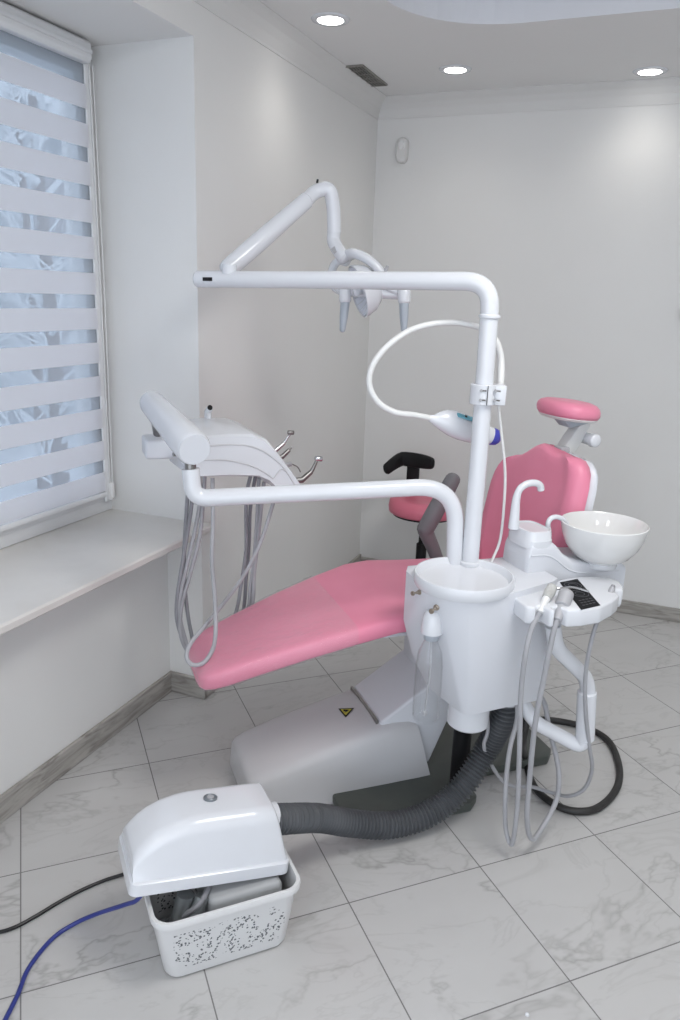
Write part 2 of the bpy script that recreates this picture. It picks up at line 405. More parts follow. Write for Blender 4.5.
# window: frame, sash, pane
def frame_yz(bm, x0, x1, y0, y1, z0, z1, w, bev=.006):
    box(bm, (x0, y0, z0), (x1, y1, z0+w), bev, 2); box(bm, (x0, y0, z1-w), (x1, y1, z1), bev, 2)
    box(bm, (x0, y0, z0+w*.8), (x1, y0+w, z1-w*.8), bev, 2); box(bm, (x0, y1-w, z0+w*.8), (x1, y1, z1-w*.8), bev, 2)
bm = BM(); frame_yz(bm, -2.045, -1.972, YW, YR, .752, 2.42, .06); win = struct('window_1', bm, M['pvc'])
bm = BM(); frame_yz(bm, -2.035, -1.962, YW+.045, 1.60, .80, 2.375, .062); frame_yz(bm, -2.035, -1.962, 1.605, YR-.045, .80, 2.375, .062)
spart('sash', bm, M['pvc'], win)
bm = BM(); box(bm, (-2.012, YW+.1, .85), (-2.008, 1.55, 2.32)); box(bm, (-2.012, 1.66, .85), (-2.008, YR-.1, 2.32))
spart('pane', bm, M['pane'], win, smooth=False)
bm = BM()
prof = [(-1.985, .722), (-1.512, .722), (-1.506, .728), (-1.506, .746), (-1.512, .752), (-1.985, .752)]
prism(bm, [V((x, YW, z)) for x, z in prof], (0, YR-YW, 0))
prof2 = [(XL+.002, .722), (-1.512, .722), (-1.506, .728), (-1.506, .746), (-1.512, .752), (XL+.002, .752)]
prism(bm, [V((x, YR, z)) for x, z in prof2], (0, .022, 0), .004, 2)
spart('window_sill', bm, M['sill'], win, ang=20)

# day-and-night roller blind
XB, BY0, BY1 = -1.94, .93, 2.365
bl = thing('roller_blind', 'white day and night roller blind pulled down over the window', 'blind', (XB, 1.6, 2.34))
bm = BM(); prof = [(-1.962, 2.345), (-1.922, 2.345), (-1.910, 2.357), (-1.910, 2.405), (-1.920, 2.414), (-1.962, 2.414)]
prism(bm, [V((x, BY0-.02, z)) for x, z in prof], (0, BY1-BY0+.022, 0), .004, 2)
box(bm, (-1.911, BY0-.02, 2.372), (-1.906, BY1+.001, 2.384), .001, 1)
part('cassette', bm, M['pvc'], bl)
bm = BM()
loft(bm, [[V((XB-.010, y, z)) for y in (BY0, BY1)] for z in (2.35, .83)], cap=False) if False else None
v = [bm.verts.new(p) for p in ((XB-.008, BY0, .845), (XB-.008, BY1, .845), (XB-.008, BY1, 2.36), (XB-.008, BY0, 2.36))]; bm.faces.new(v)
part('sheer_fabric', bm, M['sheer'], bl, 'see-through sheer bands between the white bands', smooth=False)
for i in range(12):
    zt = 2.281 - .1233*i; bm = BM(); box(bm, (XB-.001, BY0, zt-.0755), (XB+.0005, BY1, zt))
    part('opaque_band', bm, M['slat'], bl, smooth=False)
bm = BM(); box(bm, (XB-.012, BY0, .826), (XB+.006, BY1, .846), .004, 2); part('bottom_rail', bm, M['pvc'], bl)
bm = BM(); box(bm, (-1.958, 2.372, .80), (-1.948, 2.40, 2.36), .003, 1); part('guide_rail', bm, M['pvc'], bl)
bm = BM(); tube(bm, [(-1.940, 2.405, 2.35), (-1.938, 2.408, 1.6), (-1.940, 2.405, .86)], .0022, 6)
tube(bm, [(-1.944, 2.392, 2.35), (-1.942, 2.394, 1.6), (-1.944, 2.396, .86)], .0022, 6)
ch = part('bead_chain', bm, M['ivory'], bl)
bm = BM(); box(bm, (-1.955, 2.388, .805), (-1.932, 2.412, .875), .008, 3); part('chain_tensioner', bm, M['ivory'], bl)

# outside the window: frosted trees and a pale wall of a neighbouring house
def tree(x, y, h, label, seed):
    rnd = random.Random(seed); t = thing('bare_tree', label, 'tree', (x, y, -1.2), 'frosted trees outside the window')
    bm = BM(); tube(bm, [(x, y, -1.2), (x+.05, y, h*.3), (x-.05, y+.05, h)], lambda i: .09-.03*i, 8); part('trunk', bm, M['bark'], t)
    bm = BM()
    for k in range(46):
        z = rnd.uniform(-.2, h); a = rnd.uniform(0, 6.28); L = rnd.uniform(.5, 1.3); p = V((x, y, z)); d = V((math.cos(a), math.sin(a), rnd.uniform(.2, .9)))*L
        tube(bm, [p, p+d*.5+V((0, 0, .1)), p+d], lambda i: .028-.009*i, 5)
        for j in range(6):
            q = p+d*rnd.uniform(.3, 1); e = V((rnd.uniform(-1, 1), rnd.uniform(-1, 1), rnd.uniform(-.2, 1)))*rnd.uniform(.2, .5); tube(bm, [q, q+e*.6, q+e], .008, 4)
    part('branches', bm, M['frost'], t)
tree(-4.6, 5.0, 3.0, 'bare frosted tree outside behind the sheer blind bands, nearer the window end', 3)
tree(-8.0, 8.4, 4.2, 'bare frosted tree outside seen dimly at the left part of the blind', 5)
bm = BM(); box(bm, (-20, -12, -1.3), (-2.3, 24, -1.2)); struct('ground_outside', bm, M['frost'], smooth=False)
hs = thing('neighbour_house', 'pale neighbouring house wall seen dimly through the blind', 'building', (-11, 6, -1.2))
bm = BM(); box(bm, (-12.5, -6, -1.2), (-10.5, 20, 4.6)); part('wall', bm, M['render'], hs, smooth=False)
bm = BM(); box(bm, (-12.8, -6.3, 4.6), (-10.2, 20.3, 4.85)); part('roof', bm, M['frost'], hs, smooth=False)
for k in range(6):
    for zz in (-.2, 2.4):
        bm = BM(); y = -2.5+3.4*k; box(bm, (-10.52, y, zz), (-10.46, y+1.2, zz+1.4)); f_ = part('window', bm, M['hgrey'], hs, smooth=False)
        bm = BM(); box(bm, (-10.47, y+.1, zz+.1), (-10.45, y+1.1, zz+1.3)); part('pane', bm, M['hosed'], f_, smooth=False)

# downlights
def lum(x, y, label):
    p = V((x, y, H)); t = thing('downlight', label, 'ceiling light', p, 'round downlights in the ceiling')
    bm = BM(); lathe(bm, [(.050, -.001), (.050, -.006), (.062, -.008), (.072, -.004), (.074, .0)], Matrix.Translation(p), 40, False); part('trim_ring', bm, M['white'], t)
    bm = BM(); lathe(bm, [(.0501, -.003), (.0501, -.005)], Matrix.Translation(p), 40); part('diffuser', bm, M['lamp'], t, smooth=False)
def spot(x, y, e, ang=140):
    l = bpy.data.lights.new('downlight_beam', 'SPOT'); l.energy = e; l.color = (1, .965, .90); l.spot_size = R(ang); l.spot_blend = 1; l.shadow_soft_size = .12
    o = bpy.data.objects.new('downlight_beam', l); COL.objects.link(o); o.location = (x, y, H-.02)
DL = [(-1.32, 3.02, 'round downlight above the window pier, nearest the viewer'), (-1.03, 3.78, 'round downlight beside the dark vent grille'), (-.21, 4.03, 'round downlight nearest the back wall, far from the vent')]
for x, y, l in DL: lum(x, y, l); spot(x, y, 5)
for x, y in ((-1.32, 1.4), (-1.32, -.4), (.75, 4.03), (1.7, 4.03)): spot(x, y, 5)  # unseen beams added along the downlight rows, without fittings

def fill_lamp(x, y, z, size, e, col=(1, .985, .96)):
    l = bpy.data.lights.new('ceiling_fill_lamp', 'AREA'); l.shape = 'DISK'; l.size = size; l.energy = e; l.color = col
    o = bpy.data.objects.new('ceiling_fill_lamp', l); COL.objects.link(o); o.location = (x, y, z)
fill_lamp(.35, 1.5, H+.08, .9, 25)                                    # fill lamp added out of view in the ceiling recess
for x, y in ((-.6, -.7), (1.3, -.7), (-.6, -1.8), (1.3, -1.8)): fill_lamp(x, y, H-.02, .5, 5)  # fill lights added behind the camera to brighten the room

# vent grille
vc = V((-1.455, 3.77, H)); t = thing('vent_grille', 'dark slotted vent grille in the ceiling near the left wall', 'vent', vc)
bm = BM(); box(bm, (vc.x-.045, vc.y-.17, H-.004), (vc.x+.045, vc.y+.17, H-.001)); part('backing', bm, M['ventd'], t, smooth=False)
bm = BM()
for s in (-1, 1): box(bm, (vc.x+s*.043-.004, vc.y-.172, H-.009), (vc.x+s*.043+.004, vc.y+.172, H), .002, 1); box(bm, (vc.x-.046, vc.y+s*.169-.004, H-.009), (vc.x+.046, vc.y+s*.169+.004, H), .002, 1)
part('frame', bm, M['vent'], t)
for k in range(5):
    bm = BM(); x = vc.x-.03+.015*k; box(bm, (x-.0022, vc.y-.166, H-.0075), (x+.0022, vc.y+.166, H-.003)); part('slat', bm, M['vent'], t, smooth=False)
for k in range(4):
    bm = BM(); y = vc.y-.1+.067*k; box(bm, (vc.x-.04, y-.002, H-.0085), (vc.x+.04, y+.002, H-.003)); part('crossbar', bm, M['vent'], t, smooth=False)

# motion sensor, high on the back wall
p = V((-1.405, D, 2.365)); t = thing('motion_detector', 'small white motion detector high on the back wall', 'detector', p)
bm = BM(); loft(bm, [[V((p.x+x*s, D-d, p.z+z*s)) for x, z in rrect(.062, .125, .028)] for d, s in ((0, 1), (.02, 1), (.032, .92), (.038, .75))]); part('housing', bm, M['cove'], t)
bm = BM(); loft(bm, [[V((p.x+x*s, D-d, p.z+.022+z*s)) for x, z in rrect(.036, .044, .017)] for d, s in ((.036, 1), (.042, .95), (.046, .7))]); part('lens', bm, M['ceil'], t)

# small black fitting at the picture's edge, on the back wall
p = V((.062, D, 1.568)); t = thing('wall_fitting', 'small black fitting on the back wall beyond the chair headrest', 'wall fitting', p)
bm = BM(); box(bm, (p.x, D-.035, p.z-.004), (p.x+.11, D-.010, p.z+.044), .006, 2); part('casing', bm, M['black'], t)
bm = BM(); box(bm, (p.x+.02, D-.012, p.z+.004), (p.x+.09, D, p.z+.036), .002, 1); part('wall_plate', bm, M['tipgrey'], t)

# ================================================================== dental chair
ch = thing('dental_chair', 'pink reclining dental chair on a grey covered base', 'dental chair', W(.3, 0, 0))
# base plate
bm = BM()
pts = [(.16, -.31), (.19, -.345), (.58, -.345), (.62, -.31), (.62, -.19), (.98, -.19), (1.02, -.15), (1.02, .17), (.98, .21), (.30, .21), (.25, .16), (.16, .0)]
prism(bm, [W(a, b, .002) for a, b in pts], (0, 0, .036), .008, 2); part('base_plate', bm, M['plate'], ch)
# motor cover: wedge-shaped hood
bm = BM()
def cov_ring(u, zb, zt, w, lean=0):
    prof = [(-w-.012, zb), (-w, zb+(zt-zb)*.5), (-w+.004, zt-.035), (-w+.016, zt-.012), (-w+.04, zt-.001), (-w*.5, zt+.006), (0, zt+.008), (w*.5, zt+.006), (w-.04, zt-.001), (w-.016, zt-.012), (w-.004, zt-.035), (w, zb+(zt-zb)*.5), (w+.012, zb)]
    return [W(u + lean*((z-zb)/max(zt-zb, .01)), o, z) for o, z in prof]
loft(bm, [cov_ring(-.116, .004, .080, .120), cov_ring(-.1155, .004, .098, .132), cov_ring(-.112, .004, .112, .142), cov_ring(-.098, .004, .124, .152), cov_ring(-.06, .004, .137, .160),
          cov_ring(.05, .004, .17, .162), cov_ring(.20, .004, .207, .163), cov_ring(.36, .004, .243, .163, -.008), cov_ring(.40, .004, .245, .162, -.015), cov_ring(.475, .004, .240, .162, -.035), cov_ring(.525, .004, .230, .160, -.058)])
from mathutils.bvhtree import BVHTree
def on(bv, px, py):
    h = bv.ray_cast(CAM, _ray(px, py).normalized()); return h[0], h[1]
bmesh.ops.recalc_face_normals(bm, faces=bm.faces[:]); MBV = BVHTree.FromBMesh(bm)
mc = part('motor_cover', bm, M['cover'], ch, ang=50)
ta_, tb_, tc_ = (on(MBV, *q)[0] for q in ((338.8, 709.4), (353.8, 708.9), (345.8, 717.6)))
n1 = (tb_-ta_).cross(tc_-ta_).normalized(); n1 = n1 if n1.z > 0 else -n1
cen = (ta_+tb_+tc_)/3
def tri(k, h): return [cen+(p-cen)*k+n1*h for p in (ta_, tb_, tc_)]
bm = BM(); prism(bm, tri(1.05, .002), n1*.0012); stk = part('warning_sticker', bm, M['black'], mc, 'black bordered yellow warning triangle', smooth=False)
bm = BM(); prism(bm, tri(.74, .0034), n1*.0005); part('warning_face', bm, M['yellow'], mc, smooth=False)
ex = (tb_-ta_).normalized(); ey = n1.cross(ex); L_ = (tb_-ta_).length
bm = BM(); bolt = [(-.20, .16), (.22, .12), (.06, .04), (.20, .03), (-.06, -.20), (.0, -.05), (-.16, -.02)]
sg = 1 if (ta_-cen).dot(ey) > 0 else -1
prism(bm, [cen+n1*.0040+ex*(L_*a)+ey*(sg*L_*b) for a, b in bolt], n1*.0004); part('warning_bolt', bm, M['black'], mc, smooth=False)
# lifting arm cover
bm = BM()
side = [(.335, .247), (.60, .420), (.72, .43), (.65, .30), (.595, .22), (.53, .06), (.47, .05), (.38, .12)]
prism(bm, [W(u, -.130, z) for u, z in side], O*.260, .010, 3); part('lift_arm_cover', bm, M['whitem'], ch)
bm = BM(); 
prism(bm, [W(.326, -.118, .232), W(.334, -.118, .232), W(.334, .128, .232), W(.326, .128, .232)], (0, 0, .0185)); part('cover_seam', bm, M['dsteel'], ch, 'dark slit across the grey cover', smooth=False)
bm = BM(); box(bm, (.52, -.12, .34), (.86, .12, .60), .015, 2, MC); box(bm, (.30, -.2, .588), (.92, .2, .612), .008, 2, MC); part('seat_frame', bm, M['whitem'], ch)
# one-piece seat and leg rest cushion
SEAT = [(-.262, .470, .085, .012), (-.258, .474, .115, .022), (-.245, .480, .138, .031), (-.22, .489, .153, .036), (-.18, .502, .165, .038), (-.10, .529, .182, .038), (.05, .577, .212, .038), (.20, .619, .238, .038),
        (.33, .650, .256, .038), (.42, .655, .264, .038), (.55, .645, .268, .038), (.70, .640, .262, .038), (.82, .640, .245, .036), (.87, .640, .225, .03), (.885, .640, .2, .02)]
def seat_ring(u, zc, w, t, grow=0):
    out = []
    for a, b in sell(w+grow, t+grow, 36, 4.2):
        f = a/(w+.001); z = zc + b
        if b > 0: z += .010*f*f*f*f - .004
        out.append(W(u, a, z))
    return out
bm = BM(); loft(bm, [seat_ring(*s) for s in SEAT]); part('seat_cushion', bm, M['pink'], ch, ang=60)
from mathutils import noise
fs = [(-.265, .470, .085, .012)] + SEAT[1:8]; rings = []
for i in range(len(fs)-1):
    n_ = max(2, int((fs[i+1][0]-fs[i][0])/.006))
    for k in range(n_ + (i == len(fs)-2)):
        t = k/n_; u_, zc, w_, h_ = (fs[i][j]*(1-t)+fs[i+1][j]*t for j in range(4)); rg = []
        for a_, b_ in sell(w_+.002, h_+.002, 140, 4.2):
            f = a_/(w_+.001); z = zc + b_ + (.010*f*f*f*f - .004 if b_ > 0 else 0)
            q = V((u_*9, a_*17, z*14)); w1 = abs(noise.noise(q*1.3)); w2 = abs(noise.noise(q*3.1+V((5, 2, 1))))
            g = .0012 + .022*max(0, .14-w1) + .014*max(0, .12-w2) + .0012*noise.noise(q*6)*.5
            d = V((0, a_/(w_*w_), b_/(h_*h_))).normalized(); rg.append(W(u_, a_+d.y*g, z+d.z*g))
        rings.append(rg)
bm = BM(); loft(bm, rings, cap=False)
part('plastic_cover', bm, M['film'], ch, 'clear crinkled plastic film over the leg rest', ang=60)
# backrest
bdir = (U*.17 + V((0, 0, 1))).normalized(); bnor = (U - V((0, 0, .17))).normalized()
def back_pt(o, s, d): return W(.845, o, .625) + bdir*s + bnor*d
BK = [(.0, .12), (.012, .165), (.035, .20), (.08, .232), (.15, .250), (.24, .258), (.33, .258), (.39, .254), (.43, .244), (.455, .228), (.475, .205), (.485, .18)]
def back_ring(s, w, front, thick, shr=0):
    out = []
    n = 16
    bump = max(0, min(1, (s-.33)/.155))**1.5
    fr_ = []; bk_ = []
    for k in range(n+1):
        q = -1+2*k/n; o = q*(w-shr); e = abs(q)
        bol = -.014*max(0, min(1, (e-.70)/.22))**1.5*max(0, min(1, s/.08))
        rnd = .028*max(0, (e-.93)/.07)**2
        ds = bump*.044*math.exp(-(o/.075)**2) - o*.21*max(0, min(1, s/.42))**1.5
        fr_.append(back_pt(o, s+ds, front+bol+rnd)); bk_.append(back_pt(o, s+ds, front+thick-rnd*.6))
    return fr_ + bk_[::-1]
bm = BM()
rings = [back_ring(BK[0][0]-.004, BK[0][1]*.8, .02, .03), *[back_ring(s, w, 0 if i not in (0, len(BK)-1) else .006, .062 if i not in (0, len(BK)-1) else .05) for i, (s, w) in enumerate(BK)], back_ring(.492, .15, .02, .025)]
loft(bm, rings); part('backrest', bm, M['pink'], ch, ang=60)
bm = BM()
rings = [back_ring(s*.99, w*1.012, .05, .04) for s, w in BK[1:]]; rings += [back_ring(.487, .16, .058, .025)]
loft(bm, rings); part('backrest_shell', bm, M['whitem'], ch, 'white shell behind the pink backrest', ang=60)
# headrest
hb = W(1.06, 0, 0)
bm = BM(); box(bm, (.965, -.085, 1.04), (1.02, .035, 1.13), .01, 2, MC)
prism(bm, [W(u, -.026, z) for u, z in ((.99, 1.09), (1.03, 1.07), (1.085, 1.14), (1.125, 1.225), (1.085, 1.232), (1.035, 1.16))], O*.052, .008, 2)
hr = part('headrest_arm', bm, M['ivory'], ch)
bm = BM(); box(bm, (.965, -.085, 1.128), (1.0, -.04, 1.15), .004, 2, MC); part('headrest_clamp', bm, M['tipgrey'], hr)
bm = BM(); tube(bm, [W(1.115, -.048, 1.165), W(1.115, .03, 1.165)], .020, 20, rnd=.3); tube(bm, [W(1.115, -.066, 1.165), W(1.115, -.048, 1.165)], [.022, .024], 20, rnd=.3); part('headrest_knob', bm, M['white'], hr)
bm = BM(); prism(bm, [W(u, -.035, z) for u, z in ((1.0, 1.235), (1.10, 1.235), (1.11, 1.222), (1.03, 1.205))], O*.07, .004, 1); part('headrest_hinge', bm, M['hgrey'], hr)
HA = R(-4)
def pad(u, o, z): return W(1.035 + u*math.cos(HA) + z*math.sin(HA), o, 1.268 - u*math.sin(HA)*-1 + z*math.cos(HA))
bm = BM()
loft(bm, [[pad(a*s, b*s*1.0, z) for a, b in sell(.088, .120, 40, 2.5)] for z, s in ((-.026, .80), (-.024, .93), (-.014, .99), (0, 1.0), (.012, .965), (.022, .87), (.028, .70), (.030, .45), (.028, .2))])
part('headrest_pad', bm, M['pink'], ch, ang=60)
bm = BM(); loft(bm, [[pad(a*s, b*s, z) for a, b in sell(.088, .120, 40, 2.5)] for z, s in ((-.036, .6), (-.034, .86), (-.027, .93), (-.022, .9))]); part('headrest_shell', bm, M['ivory'], ch)
# grey armrest on the far side, folded up
bm = BM()
pA, pB = atO(453, 479, .31), atO(425, 530, .31)
tube(bm, [pA, pA.lerp(pB, .3), pA.lerp(pB, .7), pB], [.029, .033, .034, .033], 18, rnd=.8); part('armrest', bm, M['grey'], ch)
bm = BM(); tube(bm, [pB+V((0, 0, .0)), atO(433, 548, .31), W(.735, .275, .62)], [.03, .026, .024], 14, rnd=.4); box(bm, (.70, .16, .585), (.78, .29, .63), .008, 2, MC)
part('armrest_bracket', bm, M['grey'], ch)

# ================================================================== unit cabinet
TC = (.44, -.42)
cb = thing('unit_cabinet', 'white dental unit cabinet with a round tray top beside the chair', 'dental unit', W(.5, -.4, 0))
bm = BM(); pts = []
def circ(c, r, z, a0=0, a1=360, n=48): return [W(c[0]+r*math.cos(R(a0+(a1-a0)*k/n)), c[1]+r*math.sin(R(a0+(a1-a0)*k/n)), z) for k in range(n)]
pts += circ(TC, .134, .846)
for u, o in ((.335, -.27), (.312, -.31), (.310, -.35), (.715, -.27), (.715, -.475), (.69, -.492)): pts += [W(u, o, .852), W(u, o, .70)]
pts += [W(.36, -.27, .585), W(.350, -.30, .585), W(.345, -.335, .585)]
for u, o in ((.42, -.27), (.405, -.30), (.402, -.34), (.425, -.485), (.435, -.50), (.455, -.508), (.69, -.49), (.71, -.475), (.71, -.27)): pts += [W(u, o, .472)]
vs = [bm.verts.new(p) for p in pts]; r_ = bmesh.ops.convex_hull(bm, input=vs)
bmesh.ops.delete(bm, geom=[g for g in set(r_['geom_interior']+r_['geom_unused']) if isinstance(g, bmesh.types.BMVert)], context='VERTS')
bmesh.ops.dissolve_limit(bm, angle_limit=R(2), verts=bm.verts[:], edges=bm.edges[:])
es = [e for e in bm.edges if len(e.link_faces) == 2 and e.calc_face_angle(0) > R(25)]
bmesh.ops.bevel(bm, geom=es, offset=.010, segments=3, profile=.5, affect='EDGES', clamp_overlap=True)
bmesh.ops.recalc_face_normals(bm, faces=bm.faces[:]); CBV = BVHTree.FromBMesh(bm)
part('cabinet_body', bm, M['whitem'], cb, ang=40)
bm = BM()
mt_ = Matrix.Translation(W(*TC, 0))
lathe(bm, [(.105, .836), (.137, .838), (.141, .845), (.142, .868), (.139, .874), (.134, .874), (.130, .868), (.124, .8555), (.11, .853), (.0, .853)], mt_, 64, False)
part('tray_top', bm, M['white'], cb, 'round recessed white tray on top')
bm = BM(); lathe(bm, [(.0, .372), (.056, .373), (.063, .380), (.063, .40), (.062, .476)], Matrix.Translation(W(.505, -.40, 0)), 40, False); part('filter_cup', bm, M['white'], cb)
bm = BM(); lathe(bm, [(.036, .418), (.045, .422), (.046, .476)], Matrix.Translation(W(.645, -.385, 0)), 32, False); part('hose_port', bm, M['white'], cb)
# bracket carrying the cabinet on the chair
bm = BM(); box(bm, (.46, -.30, .50), (.64, -.10, .585), .01, 2, MC); part('mounting_bracket', bm, M['whitem'], cb)
bm = BM(); tube(bm, [W(.575, -.26, .036), W(.575, -.26, .48)], .03, 18); part('support_post', bm, M['black'], cb)
# metal valves
for nm, px, offs in (('valve_knob', (437, 607), .8), ('valve_knob', (420, 592), .7)):
    p, dn = on(CBV, *px)
    dn = (dn.normalized() + (CAM-p).normalized()*.35).normalized()
    bm = BM(); lathe(bm, [(.0105, -.016), (.0105, .004), (.006, .006), (.006, .016), (.0035, .018), (.0035, .030), (.008, .031), (.0095, .034), (.0085, .040), (0, .041)], axis_m(p+dn*.002, dn) @ Matrix.Scale(offs, 4), 18); part(nm, bm, M['brass'], cb, 'small worn metal valve knob')
# bottle holder boss
bc = on(CBV, 431, 640)[0]; bc += (CAM-bc).normalized()*.035; bc.z = 0
bm = BM(); lathe(bm, [(.0, .790), (.018, .788), (.026, .772), (.030, .74), (.030, .722)], Matrix.Translation(bc), 28, False); lathe(bm, [(.030, .722), (.0, .721)], Matrix.Translation(bc), 28, False); part('bottle_socket', bm, M['white'], cb)
bt = thing('water_bottle', 'clear empty water bottle hanging under the cabinet front', 'bottle', bc+V((0, 0, .45)))
bm = BM(); bp_ = [(.0, .412), (.028, .410), (.036, .415), (.039, .425), (.0395, .52), (.0385, .58), (.034, .622), (.023, .648), (.019, .658), (.018, .685)]
lathe(bm, bp_, Matrix.Translation(bc+V((0, 0, .04))), 32, False); lathe(bm, [(max(0, r_-.0022), h+(.004 if h < .43 else 0)) for r_, h in bp_], Matrix.Translation(bc+V((0, 0, .04))), 32, False); part('bottle_body', bm, M['bottle'], bt)
bm = BM(); lathe(bm, [(.0205, .662), (.0215, .664), (.0215, .6815), (.0205, .6815)], Matrix.Translation(bc+V((0, 0, .04))), 28, False); part('screw_collar', bm, M['hgrey'], bt)
bm = BM(); tube(bm, [bc+V((0, 0, .72)), bc+V((.003, 0, .59)), bc+V((-.004, .002, .47))], .0028, 8); lathe(bm, [(0, .421), (.006, .422), (.006, .433), (.003, .436)], Matrix.Translation(bc+V((-.004, .002, .04))), 12, False); part('dip_tube', bm, M['tipgrey'], bt)

# ================================================================== operating lamp: post, arms, head
PB = W(.52, -.31, 0); PT = V((PB.x-.004, PB.y, 1.666))
lp = thing('dental_lamp', 'white dental operating lamp on a tall post with long arm', 'lamp', PB+V((0, 0, .85)))
EL = V((-1.305, 2.165, 1.652))
bm = BM(); tube(bm, corner_path([PB+V((0, 0, .852)), PB+V((0, 0, 1.2)), PT, EL], [.01, .075], 12), .0252, 24)
post = part('post', bm, M['white'], lp)
bm = BM(); lathe(bm, [(.0255, 0), (.029, .002), (.030, .006), (.029, .010), (.0255, .012)], Matrix.Translation(PB+V((-.002, 0, 1.568))), 28, False); part('post_collar', bm, M['white'], lp)
bm = BM(); lathe(bm, [(.0255, 0), (.031, .002), (.031, .012), (.0255, .016)], Matrix.Translation(PB+V((0, 0, .852))), 28, False); part('post_foot', bm, M['white'], lp)
# end joint of the horizontal arm
bm = BM(); ax = (EL-PT).normalized()
tube(bm, [EL-ax*.01, EL+ax*.035], .0256, 24); tube(bm, [EL+ax*.037, EL+ax*.073], .0256, 24, rnd=.35)
part('end_joint', bm, M['white'], lp)
bm = BM(); tube(bm, [EL+ax*.03, EL+ax*.042], .0235, 20)
fd = (CAM-EL); fd -= ax*fd.dot(ax); fd.normalize(); sd = ax.cross(fd).normalized()
q = EL+ax*.022+fd*.0225
prism(bm, [q+ax*a*.017+sd*b*.0055 for a, b in ((-1, -1), (1, -1), (1, 1), (-1, 1))], fd*.004); part('joint_slot', bm, M['black'], lp, 'black slot in the arm end joint')
# sprung arm
L0 = EL - ax*.03 + V((0, .0, .0)); LJ = atY(318, 190, 2.56)
bm = BM(); tube(bm, [L0+V((.010, 0, .015)), L0+V((.012, 0, .044))], .023, 20)
L1 = atY(229, 268, 2.24)
dv = (LJ-L1); tube(bm, [L1-dv*.035, L1, L1+dv*.33, L1+dv*.86], lambda i: [.026, .030, .031, .027][i], 24, rnd=.3)
part('sprung_arm', bm, M['white'], lp)
bm = BM()
tube(bm, smooth_path([L1+dv*.87, LJ-dv*.02, atY(329, 190, 2.575), atY(333, 205, 2.585), atY(334, 222, 2.59), atY(334, 233, 2.59)], 6), .0238, 22, rnd=.3)
hook = part('drop_elbow', bm, M['white'], lp)
bm = BM(); tube(bm, [LJ+V((-.004, 0, .022)), LJ+V((-.002, 0, .034))], .004, 8); part('pivot_screw', bm, M['black'], lp)
bm = BM(); tube(bm, smooth_path([atY(334, 232, 2.59), atY(333.5, 240, 2.59), atY(337, 248, 2.58), atY(342, 255, 2.565), atY(345, 259, 2.56)], 6), .0232, 22, rnd=.3); nk = part('neck', bm, M['white'], lp)
d_ = (CAM-atY(335, 250, 2.58)).normalized(); q = atY(335, 249.5, 2.58)+d_*.030
a_ = (atY(341, 255, 2.57)-atY(334, 245, 2.59)).normalized(); b_ = a_.cross(d_).normalized()
bm = BM(); prism(bm, [q+a_*x*.013+b_*y*.011 for x, y in ((-1, -1), (1, -1), (1, 1), (-1, 1))], d_*.002); part('neck_label', bm, M['tipgrey'], lp, 'small grey label on the lamp neck', smooth=False)
# yoke and head
HY = 2.56
bm = BM(); tube(bm, smooth_path([atY(343, 262, HY+.03), atY(347, 256, HY+.02), atY(356, 254, HY-.01), atY(370, 261, HY-.01), atY(381, 272, HY), atY(389, 286, HY+.02), atY(398, 292, HY+.03)], 6), lambda i: .0165, 16, rnd=.6, sx=1.5)
yk = part('yoke', bm, M['white'], lp)
bm = BM(); tube(bm, smooth_path([atY(343, 258, HY+.05), atY(335, 264, HY+.06), atY(331.5, 274, HY+.06), atY(334, 286, HY+.05), atY(342, 292, HY+.03)], 5), .0145, 14, rnd=.5); tube(bm, [atY(334, 283, HY+.04), atY(342, 291, HY+.02), atY(350, 292, HY+.01)], .016, 14, rnd=.6); tube(bm, [atY(352, 291, HY+.02), atY(400, 294, HY+.03)], .019, 16, rnd=.6); part('cross_bar', bm, M['white'], lp)
hc = atY(366, 289, HY+.01); hn = V((-.74, -.60, -.32)).normalized()
hm = axis_m(hc, hn, (0, 0, 1))
bm = BM(); lathe(bm, [(.0, -.052), (.03, -.049), (.058, -.036), (.078, -.012), (.088, .016), (.090, .030), (.086, .032), (.076, .012), (.05, -.014), (.0, -.03)], hm @ Matrix.Scale(.88, 4, (0, 1, 0)), 40, False)
hd = part('head_shell', bm, M['white'], lp)
bm = BM(); lathe(bm, [(.0, -.018), (.04, -.010), (.066, .006), (.082, .028)], hm @ Matrix.Scale(.80, 4, (0, 1, 0)), 40, False)
rf = part('reflector', bm, M['reflector'], lp, 'ribbed glassy reflector')
for k in range(20):
    a = 2*math.pi*k/20; bm = BM(); pts_ = [hm @ V((math.cos(a)*r_, math.sin(a)*r_*.8, h)) for r_, h in ((.03, -.010), (.066, .008), (.082, .030))]
    tube(bm, pts_, .0016, 5); part('reflector_rib', bm, M['white'], rf)
for xs, b0, sgn in ((347, 292, 1), (402, 293, -1)):
    a0 = atY(xs-sgn*2, b0, HY+.005); a1_ = atY(xs+(-2 if sgn > 0 else 2), b0+12, HY); a2_ = atY(342.5 if sgn > 0 else 404, 330, HY-.01)
    bm = BM(); tube(bm, [a0, a1_, a1_.lerp(a2_, .5), a2_], [.017, .0185, .0165, .0115], 16, rnd=.7, sx=.85); part('lamp_handle', bm, M['hgrey'], lp, 'blue grey grip')
    bm = BM(); tube(bm, [a0+V((0, 0, .012)), a1_+V((0, 0, .012))], [.022, .021], 16, rnd=.6); part('handle_hub', bm, M['white'], lp)
bm = BM(); tube(bm, [atY(385, 272, HY-.01), atY(387.5, 266.5, HY-.01)], .006, 10, rnd=.5); part('lamp_switch', bm, M['tipgrey'], lp)
# small bracket in front of the reflector
bm = BM(); box(bm, (-.012, -.012, .02), (.016, .016, .045), .004, 2, hm); part('splash_guard', bm, M['white'], lp)

